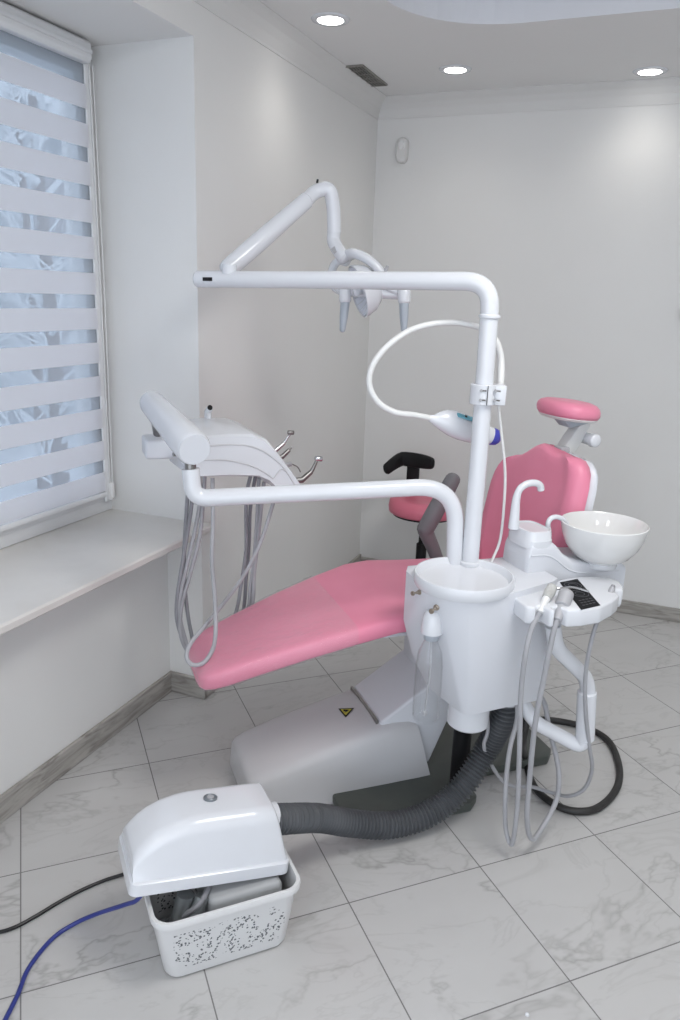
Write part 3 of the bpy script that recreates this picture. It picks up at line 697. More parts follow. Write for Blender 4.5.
# ================================================================== curing light on a gooseneck clamped to the post
GO = -.20
cl = thing('curing_light', 'white curing light with blue tip on a looped gooseneck', 'curing light', PB+V((.03, 0, 1.33)))
zc = atO(487, 394, -.31).z
bm = BM(); lathe(bm, [(.0256, -.028), (.036, -.028), (.0375, -.026), (.0375, .026), (.036, .028), (.0256, .028)], Matrix.Translation(PB+V((-.002, 0, zc))), 32, False)
cdir = V((.93, .3, 0)).normalized(); cs = PB+V((-.002, 0, zc))
box(bm, (.03, -.024, -.028), (.062, .024, .028), .005, 2, axis_m(cs, (0, 0, 1), cdir)); clamp = part('post_clamp', bm, M['white'], cl)
vdir = (CAM-cs); vdir.z = 0; vdir.normalize(); sdir = V((-vdir.y, vdir.x, 0))
if sdir.x < 0: sdir = -sdir
for sx_, off in ((-.006, .0365), (.033, .026)):
    for dz in (-.013, .013):
        bm = BM(); p = cs + sdir*sx_ + vdir*off + V((0, 0, dz)); tube(bm, [p-vdir*.004, p+vdir*.004], .0045, 8); tube(bm, [p, p+sdir*.014+vdir*.003], .0022, 6); part('clamp_screw', bm, M['dsteel'], clamp)
bm = BM(); p = cs + sdir*.012 + vdir*.0365
box(bm, (-.0009, -.002, -.027), (.0009, .002, .027), 0, 1, axis_m(p, (0, 0, 1), sdir)); part('clamp_split', bm, M['black'], clamp, smooth=False)
gp = [(499, 398, -.29), (500.5, 380, -.28), (501, 363, -.26), (499, 349, -.25), (494, 338, -.24), (484, 329.5, -.23), (470, 325, -.22), (451, 322.5, -.20), (427, 325, -.19), (406, 332.6, -.18), (385, 348.5, -.18), (372, 367, -.18), (369.6, 386, -.18), (379, 403, -.19), (395.6, 412.5, -.2), (414, 415, -.2), (435, 419, -.2)]
bm = BM(); pth = smooth_path([atO(x, y, o) for x, y, o in gp], 6); tube(bm, pth, lambda i: .0115-.0028*min(1, i/(len(pth)*.35)) if i < len(pth)*.35 else .0087, 14); part('gooseneck', bm, M['ivory'], cl)
g0, g1 = atO(431, 418.5, GO), atO(497, 438, GO)
gd = (g1-g0)
def gun_ring(t, ru, rd):
    c = g0+gd*t; z = V((0, 0, 1)); b = gd.normalized(); n = (z-b*b.z).normalized(); s = b.cross(n)
    return [c + n*(math.sin(2*math.pi*k/24)*(ru if math.sin(2*math.pi*k/24) > 0 else rd)) + s*math.cos(2*math.pi*k/24)*(ru+rd)*.42 for k in range(24)]
bm = BM(); loft(bm, [gun_ring(t, a, b) for t, a, b in ((-.02, .010, .010), (.03, .013, .013), (.08, .024, .018), (.18, .038, .026), (.30, .044, .034), (.45, .041, .038), (.62, .035, .037), (.78, .031, .030), (.90, .027, .025))]); part('gun_body', bm, M['white'], cl, ang=60)
bm = BM(); loft(bm, [gun_ring(t, a, b) for t, a, b in ((.89, .026, .024), (.93, .0275, .026), (.99, .025, .023), (1.03, .016, .015), (1.045, .004, .004))]); part('light_tip', bm, M['blue'], cl, 'blue rounded tip')
n_ = (V((0, 0, 1))-gd.normalized()*gd.normalized().z).normalized(); s_ = gd.normalized().cross(n_); vt = (CAM-g0).normalized()
nn = (n_*.8 + (vt - gd.normalized()*vt.dot(gd.normalized())).normalized()*.6).normalized(); s2 = gd.normalized().cross(nn).normalized()
bm = BM(); c = g0+gd*.40+nn*.0385
prism(bm, [c+gd.normalized()*a+s2*b for a, b in ((-.028, -.008), (.034, -.009), (.040, 0), (.034, .009), (-.028, .008))], nn*.005, .002, 2); part('display', bm, M['screen'], cl, 'small blue display')
bm = BM(); tube(bm, [c+nn*.004, c+nn*.007], .004, 10); part('button', bm, M['black'], cl)
bm = BM(); tube(bm, smooth_path([atO(498, 403, -.30), atO(501, 430, -.29), atO(505, 470, -.29), atO(504, 505, -.29), atO(500, 540, -.29), W(.60, -.30, .851)], 8), .0042, 10); part('power_cable', bm, M['ivory'], cl)

# ================================================================== instrument table on the swing arm
DB = W(.482, -.285, 0)
it = thing('instrument_table', 'white instrument table on a swing arm above the leg rest', 'instrument table', DB+V((0, 0, .85)))
EA = V((-1.155, 1.775, 1.055))
bm = BM(); pth = corner_path([DB+V((0, 0, .85)), V((DB.x-.012, DB.y-.005, 1.092)), EA+V((0, 0, 0)), EA+V((-.008, 0, .085))], [.17, .05], 14)
tube(bm, pth, .0248, 24); part('swing_arm', bm, M['white'], it)
bm = BM(); tube(bm, [EA+V((-.008, 0, .084)), EA+V((-.008, 0, .105))], .016, 20); part('pivot_ring', bm, M['dsteel'], it)
S0 = atY(194, 449, 1.76); S1 = atY(151, 402, 2.02)
bm = BM(); sdv = (S1-S0).normalized()
tube(bm, [S0, S0+sdv*.01, S0+sdv*.10, S1-sdv*.02, S1], [.046, .0495, .0485, .040, .036], 32, rnd=.12); sa = part('sprung_arm', bm, M['white'], it)
bm = BM(); tube(bm, [S0-sdv*.0065, S0-sdv*.001], [.043, .046], 32); part('arm_end_cap', bm, M['whitem'], sa)
for px in ((177, 454),): 
    q = atY(*px, 1.775); bm = BM(); tube(bm, [q, q+V((-.006, -.01, 0))], .006, 10); part('arm_bolt', bm, M['dsteel'], sa)
q = S1+V((.015, -.01, -.05)); bm = BM(); tube(bm, [S1+sdv*-.04+V((0, 0, -.02)), W(-.315, .28, 1.17)], .016, 14); part('hanger_pin', bm, M['dsteel'], it)
# table body: side profile (u, z) swept across the width, narrowing to the front end
N0, F0 = .10, .37
def tb(u, z, o): return W(u+ (o-N0)*-.12, o, z)
up_ = [(-.24, 1.185), (-.12, 1.193), (-.045, 1.190), (.0, 1.172), (.04, 1.125), (.085, 1.065), (.122, 1.012)]
lo_ = [(.095, 1.0), (.055, .995), (.015, 1.035), (-.02, 1.052), (-.12, 1.058), (-.24, 1.062)]
bm = BM()
rings = []
for o, ins in ((N0, .008), (N0+.006, .002), (N0+.012, 0), (F0-.012, 0), (F0-.004, .003), (F0, .010)):
    cen = V((-.08, 1.12)); rr_ = []
    for u, z in up_ + lo_:
        d = cen-V((u, z)); d = d.normalized()*ins if d.length > 1e-5 else d
        rr_.append(tb(u+d.x, z+d.y + (.0 if z < 1.1 else .012*(o-N0)/(F0-N0)), o))
    rings.append(rr_)
loft(bm, rings); tbl = part('table_body', bm, M['white'], it, ang=30)
# contour ridges on the near side
for nm, pts_, rr_ in (('trim_line', [(-.20, 1.158), (-.10, 1.160), (-.03, 1.145), (.03, 1.105), (.065, 1.065), (.10, 1.008)], .0022), ('trim_line', [(-.20, 1.115), (-.13, 1.112), (-.05, 1.090), (.0, 1.062), (.02, 1.045)], .0022), ('trim_line', [(.02, 1.045), (.045, 1.075), (.062, 1.068)], .0018)):
    bm = BM(); tube(bm, smooth_path([tb(u, z, N0-.0005) for u, z in pts_], 6), rr_, 6); part(nm, bm, M['hgrey'] if False else M['cover'], tbl)
bm = BM(); box(bm, (-.362, .22, 1.096), (-.25, .34, 1.158), .010, 3, MC); part('table_bracket', bm, M['whitem'], it)
bm = BM(); box(bm, (-.255, .13, 1.085), (-.225, .34, 1.165), .006, 2, MC); part('bracket_neck', bm, M['whitem'], it)
hq = W(-.14, .355, 1.19); bm = BM(); tube(bm, [hq, hq+V((0, 0, .035)), hq+V((.012, -.008, .048))], [.012, .012, .011], 14, rnd=.4); kn = part('table_grip', bm, M['white'], it)
bm = BM(); tube(bm, [hq+V((.013, -.009, .049)), hq+V((.017, -.014, .053))], .0085, 12, rnd=.3); part('grip_cap', bm, M['black'], kn)

# handpieces lying in the table's front slots, each with its hose
def handpiece(nm, label, sections, hose_pts, mats, hm_='hose'):
    base = sections[0][0][0]; t = thing(nm, label, 'handpiece', base, 'handpieces with hoses on the instrument table')
    for (pts_, rads, mk, pn) in sections:
        bm = BM(); tube(bm, smooth_path(pts_, 5) if len(pts_) > 2 and not isinstance(rads, list) else pts_, rads, 14, rnd=.4); part(pn, bm, M[mk], t)
    bm = BM(); tube(bm, smooth_path(hose_pts, 7), .0068, 10); part('hose', bm, M[hm_], t)
def hpath(pxs): return [atO(*q) for q in pxs]
oo = [.33, .29, .245, .20, .15]
# 1: slim handpiece furthest back
p0, p1, p2 = atO(275, 451, .34), atO(284, 443, .34), atO(290.5, 433, .34)
handpiece('handpiece', 'slim silver handpiece standing highest at the table end', [([W(.03, .335, 1.09), p0, p1], [.010, .009, .007], 'steel', 'handle'), ([p1, p1.lerp(p2, .5), p2], [.0055, .0045, .005], 'steel', 'neck'), ([p2+V((-.006, -.006, .002)), p2+V((.008, .006, .001))], [.008, .008], 'dsteel', 'turbine_head')],
    hpath([(256, 474, .33), (253, 490, .33), (250, 512, .32), (249, 545, .32), (246, 580, .31), (243, 612, .30), (232, 645, .30), (214, 659, .30), (198, 655, .30), (191, 632, .30), (186, 600, .30), (184, 560, .30), (186, 520, .30), (188, 490, .30), (190, 470, .30)]), None, 'hosed')
p0, p1 = atO(282, 457, .30), atO(289, 450, .30)
handpiece('handpiece', 'short dark stub handpiece just below the slim silver handpiece', [([W(.045, .295, 1.07), p0, p1], [.010, .0095, .007], 'dsteel', 'handle'), ([p1, p1+(p1-p0)*.35], [.004, .003], 'dsteel', 'bur_tip')],
    hpath([(251, 474, .31), (247, 492, .31), (246, 515, .30), (246, 550, .30), (241, 585, .29), (236, 612, .28), (222, 648, .28), (205, 660, .28), (188, 648, .28), (178, 625, .28), (177, 600, .28), (183, 560, .29), (188, 530, .29), (192, 500, .29), (192, 470, .29)]), None, 'hosed')
p0, p1 = atO(291, 464, .25), atO(294, 465, .25)
handpiece('water_syringe', 'air and water syringe with thin bent nozzle between two handpieces', [([W(.06, .25, 1.05), p0], [.010, .008], 'tipgrey', 'handle'), ([p0, p1, atO(298, 467.5, .25), atO(300.5, 472, .25)], .0022, 'dsteel', 'nozzle')],
    hpath([(259, 478, .29), (258, 495, .29), (257, 520, .285), (254, 560, .28), (250, 590, .275), (248, 608, .27), (235, 640, .27), (214, 662, .27), (193, 655, .275), (184, 635, .275), (179, 605, .28), (187, 565, .285), (195, 530, .285), (200, 500, .285), (199, 470, .285)]), None)
p0, p1, p2, p3 = atO(302, 480, .17), atO(311, 472, .17), atO(316.5, 461, .17), atO(318, 459, .17)
handpiece('handpiece', 'thicker steel contra-angle handpiece leaning out lowest at the table end', [([W(.085, .165, 1.02), p0, p1], [.011, .0105, .0085], 'dsteel', 'handle'), ([p1, p1.lerp(p2, .5)+V((0, 0, -.002)), p2], [.007, .006, .0055], 'dsteel', 'neck'), ([p3+V((-.006, -.006, .003)), p3+V((.010, .007, 0))], [.009, .009], 'steel', 'turbine_head')],
    hpath([(264, 482, .28), (262, 500, .28), (258, 540, .275), (254, 575, .27), (252, 606, .26), (238, 640, .265), (220, 664, .265), (196, 659, .27), (182, 640, .27), (181, 610, .275), (190, 575, .28), (199, 540, .28), (203, 505, .28), (205, 470, .28)]), None)
handpiece('scaler_handpiece', 'scaler whose long hose loops in front of the pink leg rest end', [([W(.095, .125, 1.0), W(.118, .125, 1.005)], [.009, .008], 'tipgrey', 'handle')],
    hpath([(277, 486, .20), (274, 500, .20), (265, 530, .19), (255, 555, .17), (241, 580, .13), (222, 605, .06), (204, 627, .0), (191, 643, -.04), (186.5, 656, -.06), (192, 664.5, -.07), (203, 663, -.07), (212, 651, -.06), (215.5, 634, -.05), (215, 600, -.0), (212, 560, .06), (213, 520, .10), (212.5, 478, .135)]), None)

# ================================================================== spittoon
sp = thing('spittoon', 'white spittoon with round porcelain bowl and cup filler tap', 'spittoon', W(.85, -.42, .7))
bm = BM()
SB = [(.655, .70, .920), (.664, .70, .937), (.69, .70, .940), (.735, .70, .938), (.752, .70, .925), (.775, .70, .900), (.81, .70, .878), (.87, .70, .866), (.92, .70, .862), (.985, .70, .858), (1.007, .70, .845)]
def sp_ring(u, zb, zt):
    hw = .069 if u < .75 else min(.085, .069+(u-.75)*.2)
    return [W(u, -.416+hw+a, (zb+zt)/2+b) for a, b in sell(hw, (zt-zb)/2, 36, 9)]
rings = [[W(.648, -.347+a*.88, .80+b*.88) for a, b in sell(.069, .11, 36, 9)]] + [sp_ring(*s) for s in SB] + [[W(1.015, -.325+a*.8, .77+b*.85) for a, b in sell(.09, .07, 36, 9)]]
loft(bm, rings); part('spittoon_body', bm, M['whitem'], sp, ang=40)
bm = BM(); fc = W(.697, -.345, 0)
loft(bm, [[fc + U*a*s + O*b*s + V((0, 0, z)) for a, b in sell(.045, .066, 40, 3.6)] for z, s in ((.920, 1.04), (.944, 1.04), (.947, 1.0), (.966, .98), (.971, .95), (.972, .88), (.968, .82), (.967, .1))]); part('tap_base', bm, M['white'], sp, ang=40)
bm = BM(); TF = -.34
fp = [(513.5, 528, TF), (515, 512, TF), (516.5, 498, TF), (520, 489, TF), (527, 484, TF), (535, 483, TF), (540, 485.5, TF), (541, 490, TF)]
pth = smooth_path([atO(*q) for q in fp], 6); n_ = len(pth); tube(bm, pth, lambda i: .0165-.006*min(1, i/(n_*.35)), 16, rnd=.3); part('bowl_tap', bm, M['white'], sp)
bm = BM(); tube(bm, smooth_path([atO(549, 532, TF), atO(548, 524, TF), atO(551, 518.5, TF), atO(557, 517, TF), atO(563, 519.5, TF), atO(567, 524, TF)], 6), .0078, 14, rnd=.3); part('cup_filler', bm, M['white'], sp)
bm = BM(); bcn = atO(604, 526, -.395); bcn.z = -.006
lathe(bm, [(.0, .868), (.045, .867), (.055, .868), (.085, .888), (.108, .918), (.121, .950), (.128, .983), (.1285, .987), (.126, .989), (.123, .985), (.115, .953), (.100, .922), (.075, .896), (.04, .884), (.0, .882)], Matrix.Translation(bcn), 64, False); bw = part('bowl', bm, M['porcelain'], sp)
bm = BM(); lathe(bm, [(.0, .889), (.012, .888), (.016, .885), (.016, .880)], Matrix.Translation(bcn), 24, False); part('drain_strainer', bm, M['steel'], bw)
bm = BM(); lathe(bm, [(.05, .852), (.052, .858), (.05, .869)], Matrix.Translation(bcn), 32); part('bowl_foot', bm, M['white'], sp)
bm = BM(); tube(bm, smooth_path([W(.66, -.4162, .905), W(.71, -.4162, .902), (W(.745, -.4162, .887)), W(.80, -.4162, .848), W(.86, -.4162, .834), W(.98, -.4162, .83)], 6), .0022, 6); part('trim_line', bm, M['white'], sp)

# ================================================================== assistant's console
cn = thing('instrument_console', 'white curved instrument console with black touch panel on bent arm', 'console', W(.75, -.55, .33))
outl = [(.541, -.521), (.537, -.592), (.556, -.608), (.572, -.590), (.584, -.596), (.586, -.630), (.598, -.638), (.604, -.611), (.624, -.609), (.632, -.645), (.676, -.652), (.736, -.648), (.799, -.618), (.845, -.588), (.850, -.560), (.866, -.553), (.880, -.560), (.90, -.537), (.918, -.50), (.912, -.462), (.86, -.435), (.80, -.43), (.753, -.437), (.641, -.486)]
bm = BM()
def con_z(u, o): return .832 + .012*max(0, (o+.6)/.15)
prism(bm, [W(u, o, .781) for u, o in outl], (0, 0, .050), .007, 3)
part('console_body', bm, M['white'], cn, ang=40)
bm = BM(); loft(bm, [[W(.73+(u-.73)*s, -.54+(o+.54)*s, z) for u, o in outl] for z, s in ((.770, .70), (.787, .88))]); part('console_underside', bm, M['whitem'], cn)
pq = [(.735, -.461), (.805, -.450), (.740, -.640), (.668, -.652)]
bm = BM(); prism(bm, [W(u, o, .8305) for u, o in pq], (0, 0, .0022), .001, 1); pn = part('touch_panel', bm, M['panel'], cn, 'black touch panel with faint ring icons', smooth=False)
def pan(a, b): # a across 0..1, b along 0..1
    A = V(pq[0]).lerp(V(pq[1]), a); B = V(pq[3]).lerp(V(pq[2]), a); q = A.lerp(B, b); return W(q.x, q.y, .8331)
for b in (.2, .52):
    for s in (.024, .013):
        bm = BM(); c = pan(.5, b); tube(bm, [c+V((math.cos(k*math.pi/14)*s, math.sin(k*math.pi/14)*s, 0)) for k in range(29)], .0009, 5, cap=False); part('ring_icon', bm, M['icon'], pn)
for b in (.74, .82, .9):
    for a in (.25, .42, .6, .78):
        bm = BM(); c = pan(a, b); box(bm, (-.004, -.002, 0), (.004, .002, .0006), 0, 1, axis_m(c, (0, 0, 1), U)); part('mark_icon', bm, M['icon'], pn, smooth=False)
bm = BM()
ta = [atO(553, 625, -.55), atO(556, 648, -.545), atO(589, 680, -.53), atO(583, 748, -.53), atO(534, 722, -.45), W(.68, -.40, .44), W(.68, -.38, .50)]
tube(bm, corner_path(ta, [.05, .05, .035, .03, .02], 8), .0225, 20); part('bent_arm', bm, M['white'], cn)
bm = BM(); tube(bm, [atO(587, 692, -.53), atO(585, 738, -.53)], .0285, 20, rnd=.2); part('arm_sleeve', bm, M['white'], cn)
def hanging(nm, label, cat, secs, hose, rad, mk='hose'):
    t = thing(nm, label, cat, secs[0][0][0], 'instruments in the console')
    for pts_, rads, m_, pn_ in secs:
        bm = BM(); tube(bm, smooth_path(pts_, 5) if not isinstance(rads, list) else pts_, rads, 16, rnd=.25); part(pn_, bm, M[m_], t)
    bm = BM(); tube(bm, smooth_path(hose, 7), rad, 12); part('hose', bm, M[mk], t)
a, b, c_ = atO(540, 612, -.60), atO(546.5, 598, -.578), atO(552.5, 587, -.555)
hanging('water_syringe', 'ribbed syringe with thin steel nozzle in the console, left of suction tip', 'syringe',
    [([a, a.lerp(b, .6), b], [.0085, .010, .011], 'ivory', 'handle'), ([b, b.lerp(c_, .5), c_], [.013, .0155, .014], 'ribhead', 'ribbed_head'), ([c_+V((0, 0, -.004)), atO(562, 588.5, -.565), atO(574, 588, -.56), atO(588.5, 592, -.575)], .0042, 'steel', 'nozzle')],
    [a, atO(537, 618, -.602), atO(531, 630, -.612), atO(525, 657, -.62), atO(521, 692, -.61), atO(520, 725, -.61), atO(519, 766, -.60), atO(517, 810, -.59), atO(512, 844, -.58), atO(505.5, 826, -.55), atO(506, 783, -.52), atO(510, 748, -.48), atO(517, 719, -.45), W(.64, -.44, .478)], .0072)
a, b, c_ = atO(557, 620, -.628), atO(562, 606, -.605), atO(566, 595, -.585)
hanging('suction_handpiece', 'grey hollow suction tip beside the black touch panel', 'suction handpiece',
    [([a, b], [.012, .015], 'tipgrey', 'handle'), ([b, c_], [.0205, .0205], 'tipgrey', 'sleeve'), ([c_, c_+(c_-b)*.22], [.021, .019], 'tipgrey', 'rim'), ([c_+(c_-b)*.2, c_+(c_-b)*.26], [.013, .012], 'hosed', 'bore')],
    [a, atO(553, 634, -.635), atO(544, 678, -.63), atO(535, 725, -.62), atO(529.5, 780, -.60), atO(527, 819, -.59), atO(532, 839, -.58), atO(544, 824.7, -.55), atO(556, 801, -.53), atO(559, 780, -.52), atO(557, 760, -.50), atO(549, 728, -.46), atO(544, 702, -.44), W(.70, -.43, .478)], .0078)
a, b, c_ = atO(603, 615, -.585), atO(608, 601, -.57), atO(612.5, 588, -.555)
hanging('suction_handpiece', 'grey suction tip alone at the far end of the console', 'suction handpiece',
    [([a, b, c_], [.0075, .0105, .0085], 'tipgrey', 'handle'), ([c_, c_+(c_-b)*.2], [.0075, .006], 'hosed', 'rim')],
    [a, atO(596, 625, -.59), atO(588, 657, -.59), atO(585, 686, -.58), atO(586, 716, -.57), atO(589.7, 748, -.55), atO(592, 769, -.53), atO(585, 788, -.50), atO(570, 796, -.46), atO(553, 793, -.40), atO(532, 787, -.36), atO(513, 786, -.35), atO(500, 778, -.36), atO(489, 760, -.37), atO(484, 745, -.38), atO(488, 728, -.38), W(.56, -.39, .478)], .0062)

# ================================================================== hoses on the floor
bm = BM()
dr = [W(.69, -.41, .478), atO(527, 715, -.42), atO(523, 742, -.40), V((-.262, 2.53, .03)), V((-.21, 2.40, .0135)), V((-.14, 2.33, .0135)), V((-.07, 2.315, .0135)), V((.0, 2.36, .0135)), V((.05, 2.48, .0135)), V((.06, 2.61, .0135)), V((.03, 2.76, .0135)), V((-.02, 2.84, .0135)), V((-.11, 2.875, .0135)), V((-.20, 2.87, .0135)), V((-.26, 2.82, .03)), V((-.30, 2.75, .053))]
tube(bm, smooth_path(dr, 8), .0122, 14); solo('drain_hose', bm, M['rubber'], 'black rubber drain hose looping on the floor by the base', 'hose', (-.1, 2.5, 0))
# ================================================================== compressor in a white basket
BA = R(46); e1, e2 = V((math.cos(BA), math.sin(BA), 0)), V((-math.sin(BA), math.cos(BA), 0)); bcx = V((-.866, 1.415, 0)); BS = 1.17
bk = thing('plastic_basket', 'white perforated plastic basket on the floor holding the compressor', 'basket', bcx)
def bring(w, h, r_, z): return [bcx+e1*a*BS+e2*b*BS+V((0, 0, z*1.27)) for a, b in rrect(w, h, r_, 7)]
bm = BM(); loft(bm, [bring(.262, .165, .03, .004), bring(.268, .170, .03, .010), bring(.289, .189, .032, .08), bring(.306, .206, .034, .146), bring(.300, .200, .032, .146), bring(.282, .182, .03, .08), bring(.260, .162, .028, .012)], cap=False)
f = bm.faces.new([bm.verts.new(p) for p in bring(.264, .166, .03, .010)]); f = bm.faces.new([bm.verts.new(p) for p in bring(.262, .165, .03, .004)][::-1]); part('basket_wall', bm, M['perf'], bk, ang=50)
bm = BM()
def lip(u, z):  # rim dips slightly between grips
    return z
loft(bm, [bring(.307, .207, .034, .138), bring(.320, .220, .04, .140), bring(.322, .222, .04, .148), bring(.318, .218, .038, .153), bring(.304, .204, .034, .153), bring(.300, .200, .032, .146)], cap=False); part('rim', bm, M['basket'], bk, ang=50)
for s in (-.055, .055):
    bm = BM(); box(bm, (s-.034, -.1095, .138), (s+.034, -.102, .1455), .003, 2, Matrix.Translation(bcx+V((0,0,.0235))) @ Matrix.Rotation(BA, 4, 'Z') @ Matrix.Scale(BS, 4)); part('rim_grip', bm, M['basket'], bk)
MB_ = Matrix.Translation(bcx+V((0, 0, .012))) @ Matrix.Rotation(BA, 4, 'Z') @ Matrix.Scale(1.08, 4)
cm = thing('compressor', 'white hooded suction compressor tilted in the basket with grey button', 'compressor', bcx+V((0, 0, .02)))
bm = BM(); box(bm, (-.04, -.075, .013), (.135, .075, .158), .015, 3, MB_); part('motor_block', bm, M['compr'], cm)
bm = BM(); tube(bm, [MB_ @ V((-.11, -.03, .06)), MB_ @ V((-.085, -.03, .16))], .022, 16); tube(bm, [MB_ @ V((-.075, -.055, .10)), MB_ @ V((-.05, -.045, .155))], .018, 14); part('pipe_fitting', bm, M['alu'], cm)
bm = BM(); tube(bm, smooth_path([MB_ @ V((-.12, .02, .05)), MB_ @ V((-.10, -.04, .11)), MB_ @ V((-.06, -.06, .15)), MB_ @ V((-.02, -.02, .17))], 6), .007, 8); part('inner_tube', bm, M['hosed'], cm)
# hood
LA = R(46); LT = R(8.0)
lc = V((-.915, 1.420, .214))
h1 = (V((math.cos(LA), math.sin(LA), 0))*math.cos(LT) + V((0, 0, -math.sin(LT)))).normalized(); h2 = V((-math.sin(LA), math.cos(LA), 0)); h3 = h1.cross(h2).normalized()
HM = Matrix((h1, h2, h3)).transposed().to_4x4(); HM.translation = lc
hl, hw = .198, .097     # half length, half width
bm = BM()
def hood_top(x):        # height of the hood along its length (x from -hl to hl)
    t = (x+hl)/(2*hl)
    if t < .46: q = 1-(t/.46); return .05 + (.166-.05)*math.sqrt(max(0, 1-q**2.1))
    return .166 + .004*math.sin((t-.46)*2)
xs = [-hl+.003, -hl+.006, -hl+.014, -hl+.03, -hl+.05, -hl+.08, -hl+.115, -hl+.15, -hl+.19, -hl+.24, -hl+.30, hl-.016, hl-.007, hl-.002]
rings = []
for i, x in enumerate(xs):
    zt = hood_top(x); w = hw-.004
    if i >= len(xs)-2: zt -= (.004, .012)[i-(len(xs)-2)]; w -= (.002, .007)[i-(len(xs)-2)]
    rad = min(.036, max(.01, (zt-.03)*.6)); pr_ = []
    for k in range(8): a = R(180-90*k/7); pr_.append((-(w-.014)+rad+rad*math.cos(a), zt-rad+rad*math.sin(a)))
    pr_ = [(-w, .030)] + pr_ + [(-q, z) for q, z in pr_[::-1]] + [(w, .030)]
    rings.append([HM @ V((x - .046*max(0, (x-.02)/(hl-.02))**2*max(0, (b-.03)/.14), a, b)) for a, b in pr_])
loft(bm, rings); hood = part('hood', bm, M['white'], cm, ang=40)
bm = BM()
def hr_(w, l, z, r_=.02): return [HM @ V((a, b, z)) for a, b in rrect(2*l, 2*w, r_, 5)]
loft(bm, [hr_(hw-.004, hl-.004, -.002), hr_(hw+.004, hl+.004, 0), hr_(hw+.003, hl+.003, .030), hr_(hw-.002, hl-.002, .034), hr_(hw-.012, hl-.012, .034)], cap=False)
v_ = [bm.verts.new(p) for p in hr_(hw-.006, hl-.006, .004)]; bm.faces.new(v_); part('hood_skirt', bm, M['white'], hood, ang=40)
bt_ = HM @ Matrix.Translation((.0, .01, .1685)) @ Matrix.Scale(.82, 4, (0, 1, 0))
bm = BM(); lathe(bm, [(.0175, -.006), (.0175, .003), (.015, .0045), (.013, .003), (.012, .0025), (0, .0025)], bt_, 28, False); bt2 = part('button', bm, M['lidbtn'], hood, 'oval grey button')
bm = BM(); lathe(bm, [(.010, .002), (.009, .004), (.006, .0045), (0, .0045)], bt_, 20, False); part('button_cap', bm, M['tipgrey'], hood)
bm = BM(); q = HM @ V((hl-.045, .012, .085)); tube(bm, [q-h1*.004, q+h1*.036], [.042, .042], 24); part('hose_collar', bm, M['white'], cm)

# corrugated hose
cp = [HM @ V((hl-.06, .012, .085)), HM @ V((hl, .012, .080)), atZ(318, 818, .17), atZ(350, 823, .10), atZ(390, 825, .058), atZ(430, 813, .068), atZ(462, 787, .13), atZ(487, 748, .24), W(.640, -.385, .365), W(.645, -.385, .44)]
pth = smooth_path(cp, 90); L = [0]
for i in range(1, len(pth)): L.append(L[-1]+(pth[i]-pth[i-1]).length)
bm = BM(); tube(bm, pth, lambda i: .0370+.0042*math.sin(2*math.pi*L[i]/.0135), 18); solo('corrugated_hose', bm, M['corr'], 'thick dark grey corrugated hose from compressor hood to cabinet', 'hose', (-.5, 2.0, 0))

# cables from the compressor
bm = BM()
tube(bm, smooth_path([HM @ V((-hl+.03, .06, .01)), V((-1.12, 1.47, .10)), V((-1.20, 1.485, .02)), V((-1.255, 1.44, .006)), V((-1.29, 1.38, .006)), V((-1.315, 1.32, .006)), V((-1.335, 1.26, .006)), V((-1.36, 1.205, .006)), V((-1.40, 1.17, .006)), V((-1.50, 1.12, .006)), V((-1.6, 1.0, .006))], 8), .0050, 10)
solo('power_cable', bm, M['cable'], 'thin black power cable lying on the floor left of the compressor', 'cable', (-1.3, 1.3, 0))
bm = BM()
tube(bm, smooth_path([HM @ V((-hl+.05, -.05, .0)), atZ(138, 899, .165), atZ(124, 905, .12), atZ(98, 913.5, .05), atZ(74, 924, .010), V((-1.243, 1.22, .0058)), V((-1.232, 1.13, .0058)), V((-1.20, 1.06, .0058)), V((-1.17, .98, .0058)), V((-1.12, .85, .0058)), V((-1.1, .6, .0058))], 8), .0056, 10)
solo('air_hose', bm, M['bluehose'], 'dark blue air hose curving over the floor from the basket', 'hose', (-1.2, 1.1, 0))
# small white scrap on the tiles
bm = BM(); q = atZ(527, 1015, .0); lathe(bm, [(.001, .0005), (.0055, .001), (.0045, .004), (.0015, .0055)], Matrix.Translation(q), 8); solo('paper_scrap', bm, M['white'], 'tiny white scrap lying on the front floor tile', 'scrap', q)

# ================================================================== stool
sx, sy = -1.06, 3.84
st = thing('rolling_stool', 'pink seated rolling stool with black backrest by the back wall', 'stool', (sx, sy, 0))
T0 = Matrix.Translation((sx, sy, 0))
bm = BM()
rings = []
for z, s in ((.512, .90), (.522, .985), (.548, 1.0), (.575, .97), (.590, .88), (.595, .70), (.590, .45), (.585, .15)):
    rings.append([T0 @ V((.190*s*math.cos(2*math.pi*k/40), .182*s*math.sin(2*math.pi*k/40), z + (.012*s*s*s*abs(math.cos(2*math.pi*k/40))**3 if z > .55 else 0))) for k in range(40)])
loft(bm, rings); part('seat', bm, M['pinkd'], st, ang=60)
bm = BM(); lathe(bm, [(.0, .492), (.12, .494), (.165, .505), (.170, .513), (.15, .514)], T0, 40, False); part('seat_pan', bm, M['black'], st)
bm = BM(); lathe(bm, [(.018, .28), (.018, .494)], T0, 16); lathe(bm, [(.028, .10), (.028, .34), (.022, .345)], T0, 20); part('gas_column', bm, M['black'], st)
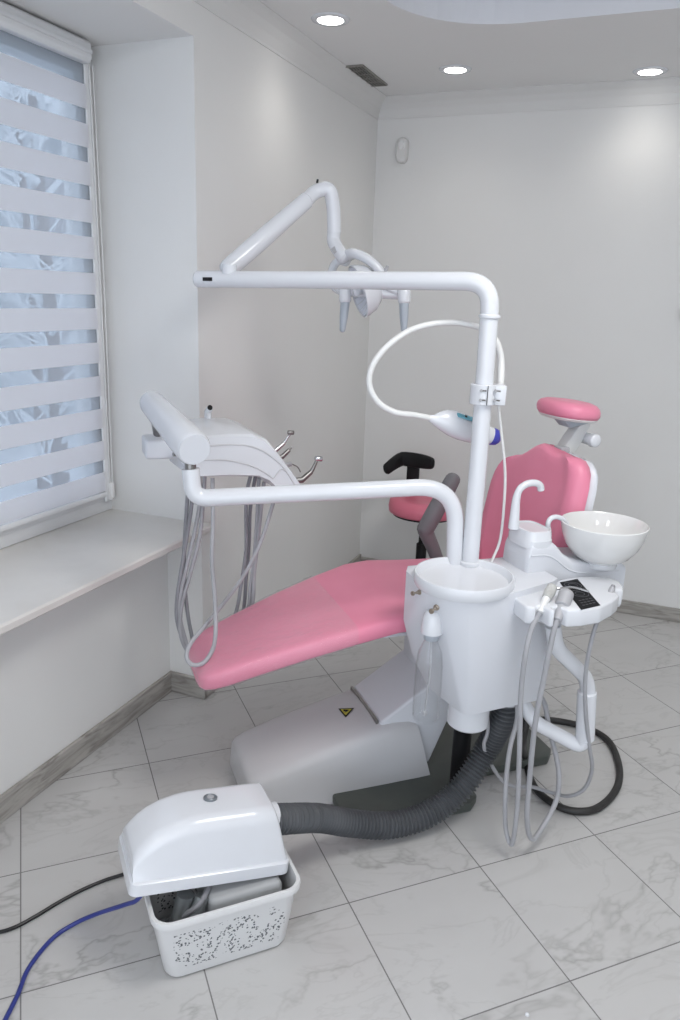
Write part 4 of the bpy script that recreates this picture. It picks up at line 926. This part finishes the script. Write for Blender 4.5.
for k in range(5):
    a = R(72*k+20); d = V((math.cos(a), math.sin(a), 0)); c = V((sx, sy, 0))
    bm = BM(); tube(bm, [c+V((0, 0, .115)), c+d*.12+V((0, 0, .105)), c+d*.24+V((0, 0, .075))], [.026, .021, .016], 10, rnd=.4); lg = part('leg', bm, M['black'], st)
    bm = BM(); q = c+d*.24; s = V((-d.y, d.x, 0)); tube(bm, [q-s*.012+V((0, 0, .0265)), q+s*.012+V((0, 0, .0265))], .026, 16); tube(bm, [q+V((0, 0, .03)), q+V((0, 0, .075))], .006, 8); part('caster', bm, M['black'], lg)
bxc = V((-1.165, 3.93, 0))
bm = BM(); tube(bm, corner_path([V((sx-.02, sy+.02, .50)), bxc+V((.0, .09, .50)), bxc+V((.0, .05, .74))], [.05], 6), .016, 12); box(bm, (-.035, .01, .60), (.035, .032, .75), .008, 2, Matrix.Translation(bxc)); part('back_post', bm, M['black'], st)
bm = BM(); pts_ = []
for k in range(17):
    q = -1+2*k/16; x = q*.112; y = -.10*max(0, (-q-.45)/.55)**1.5 - .02*max(0, q)**2
    dz = -.045*max(0, (-q-.5)/.5)**1.5 - .004*max(0, q)
    pts_.append((bxc+V((x, y, .775+dz)), (.040-.009*abs(q)**3)))
fr_ = frames([p for p, _ in pts_]); rings = []
for (p, h), (t_, n_, b_) in zip(pts_, fr_):
    z_ = V((0, 0, 1)); z_ = (z_-t_*t_.z).normalized(); s_ = t_.cross(z_)
    rings.append([p + z_*b*h + s_*a*.018 for a, b in sell(1, 1, 20, 3)])
def shrink(r_, k, d): c = sum(r_, V((0, 0, 0)))/len(r_); return [c+(p-c)*k+d for p in r_]
rings = [shrink(rings[0], .55, fr_[0][0]*-.014), shrink(rings[0], .88, fr_[0][0]*-.007)] + rings + [shrink(rings[-1], .88, fr_[-1][0]*.007), shrink(rings[-1], .55, fr_[-1][0]*.013)]
loft(bm, rings); part('backrest', bm, M['black'], st, ang=60)

# ================================================================== light
w = bpy.data.worlds.new('sky'); sc.world = w; w.use_nodes = True; bg = w.node_tree.nodes['Background']
bg.inputs['Color'].default_value = (.80, .88, 1.0, 1); bg.inputs['Strength'].default_value = 2.0
sc.view_settings.view_transform = 'Standard'; sc.view_settings.look = 'None'; sc.view_settings.gamma = 1; sc.view_settings.use_curve_mapping = False
sc.view_settings.exposure = 0.11
for o in list(bpy.data.objects):
    if 'org' in o: del o['org']
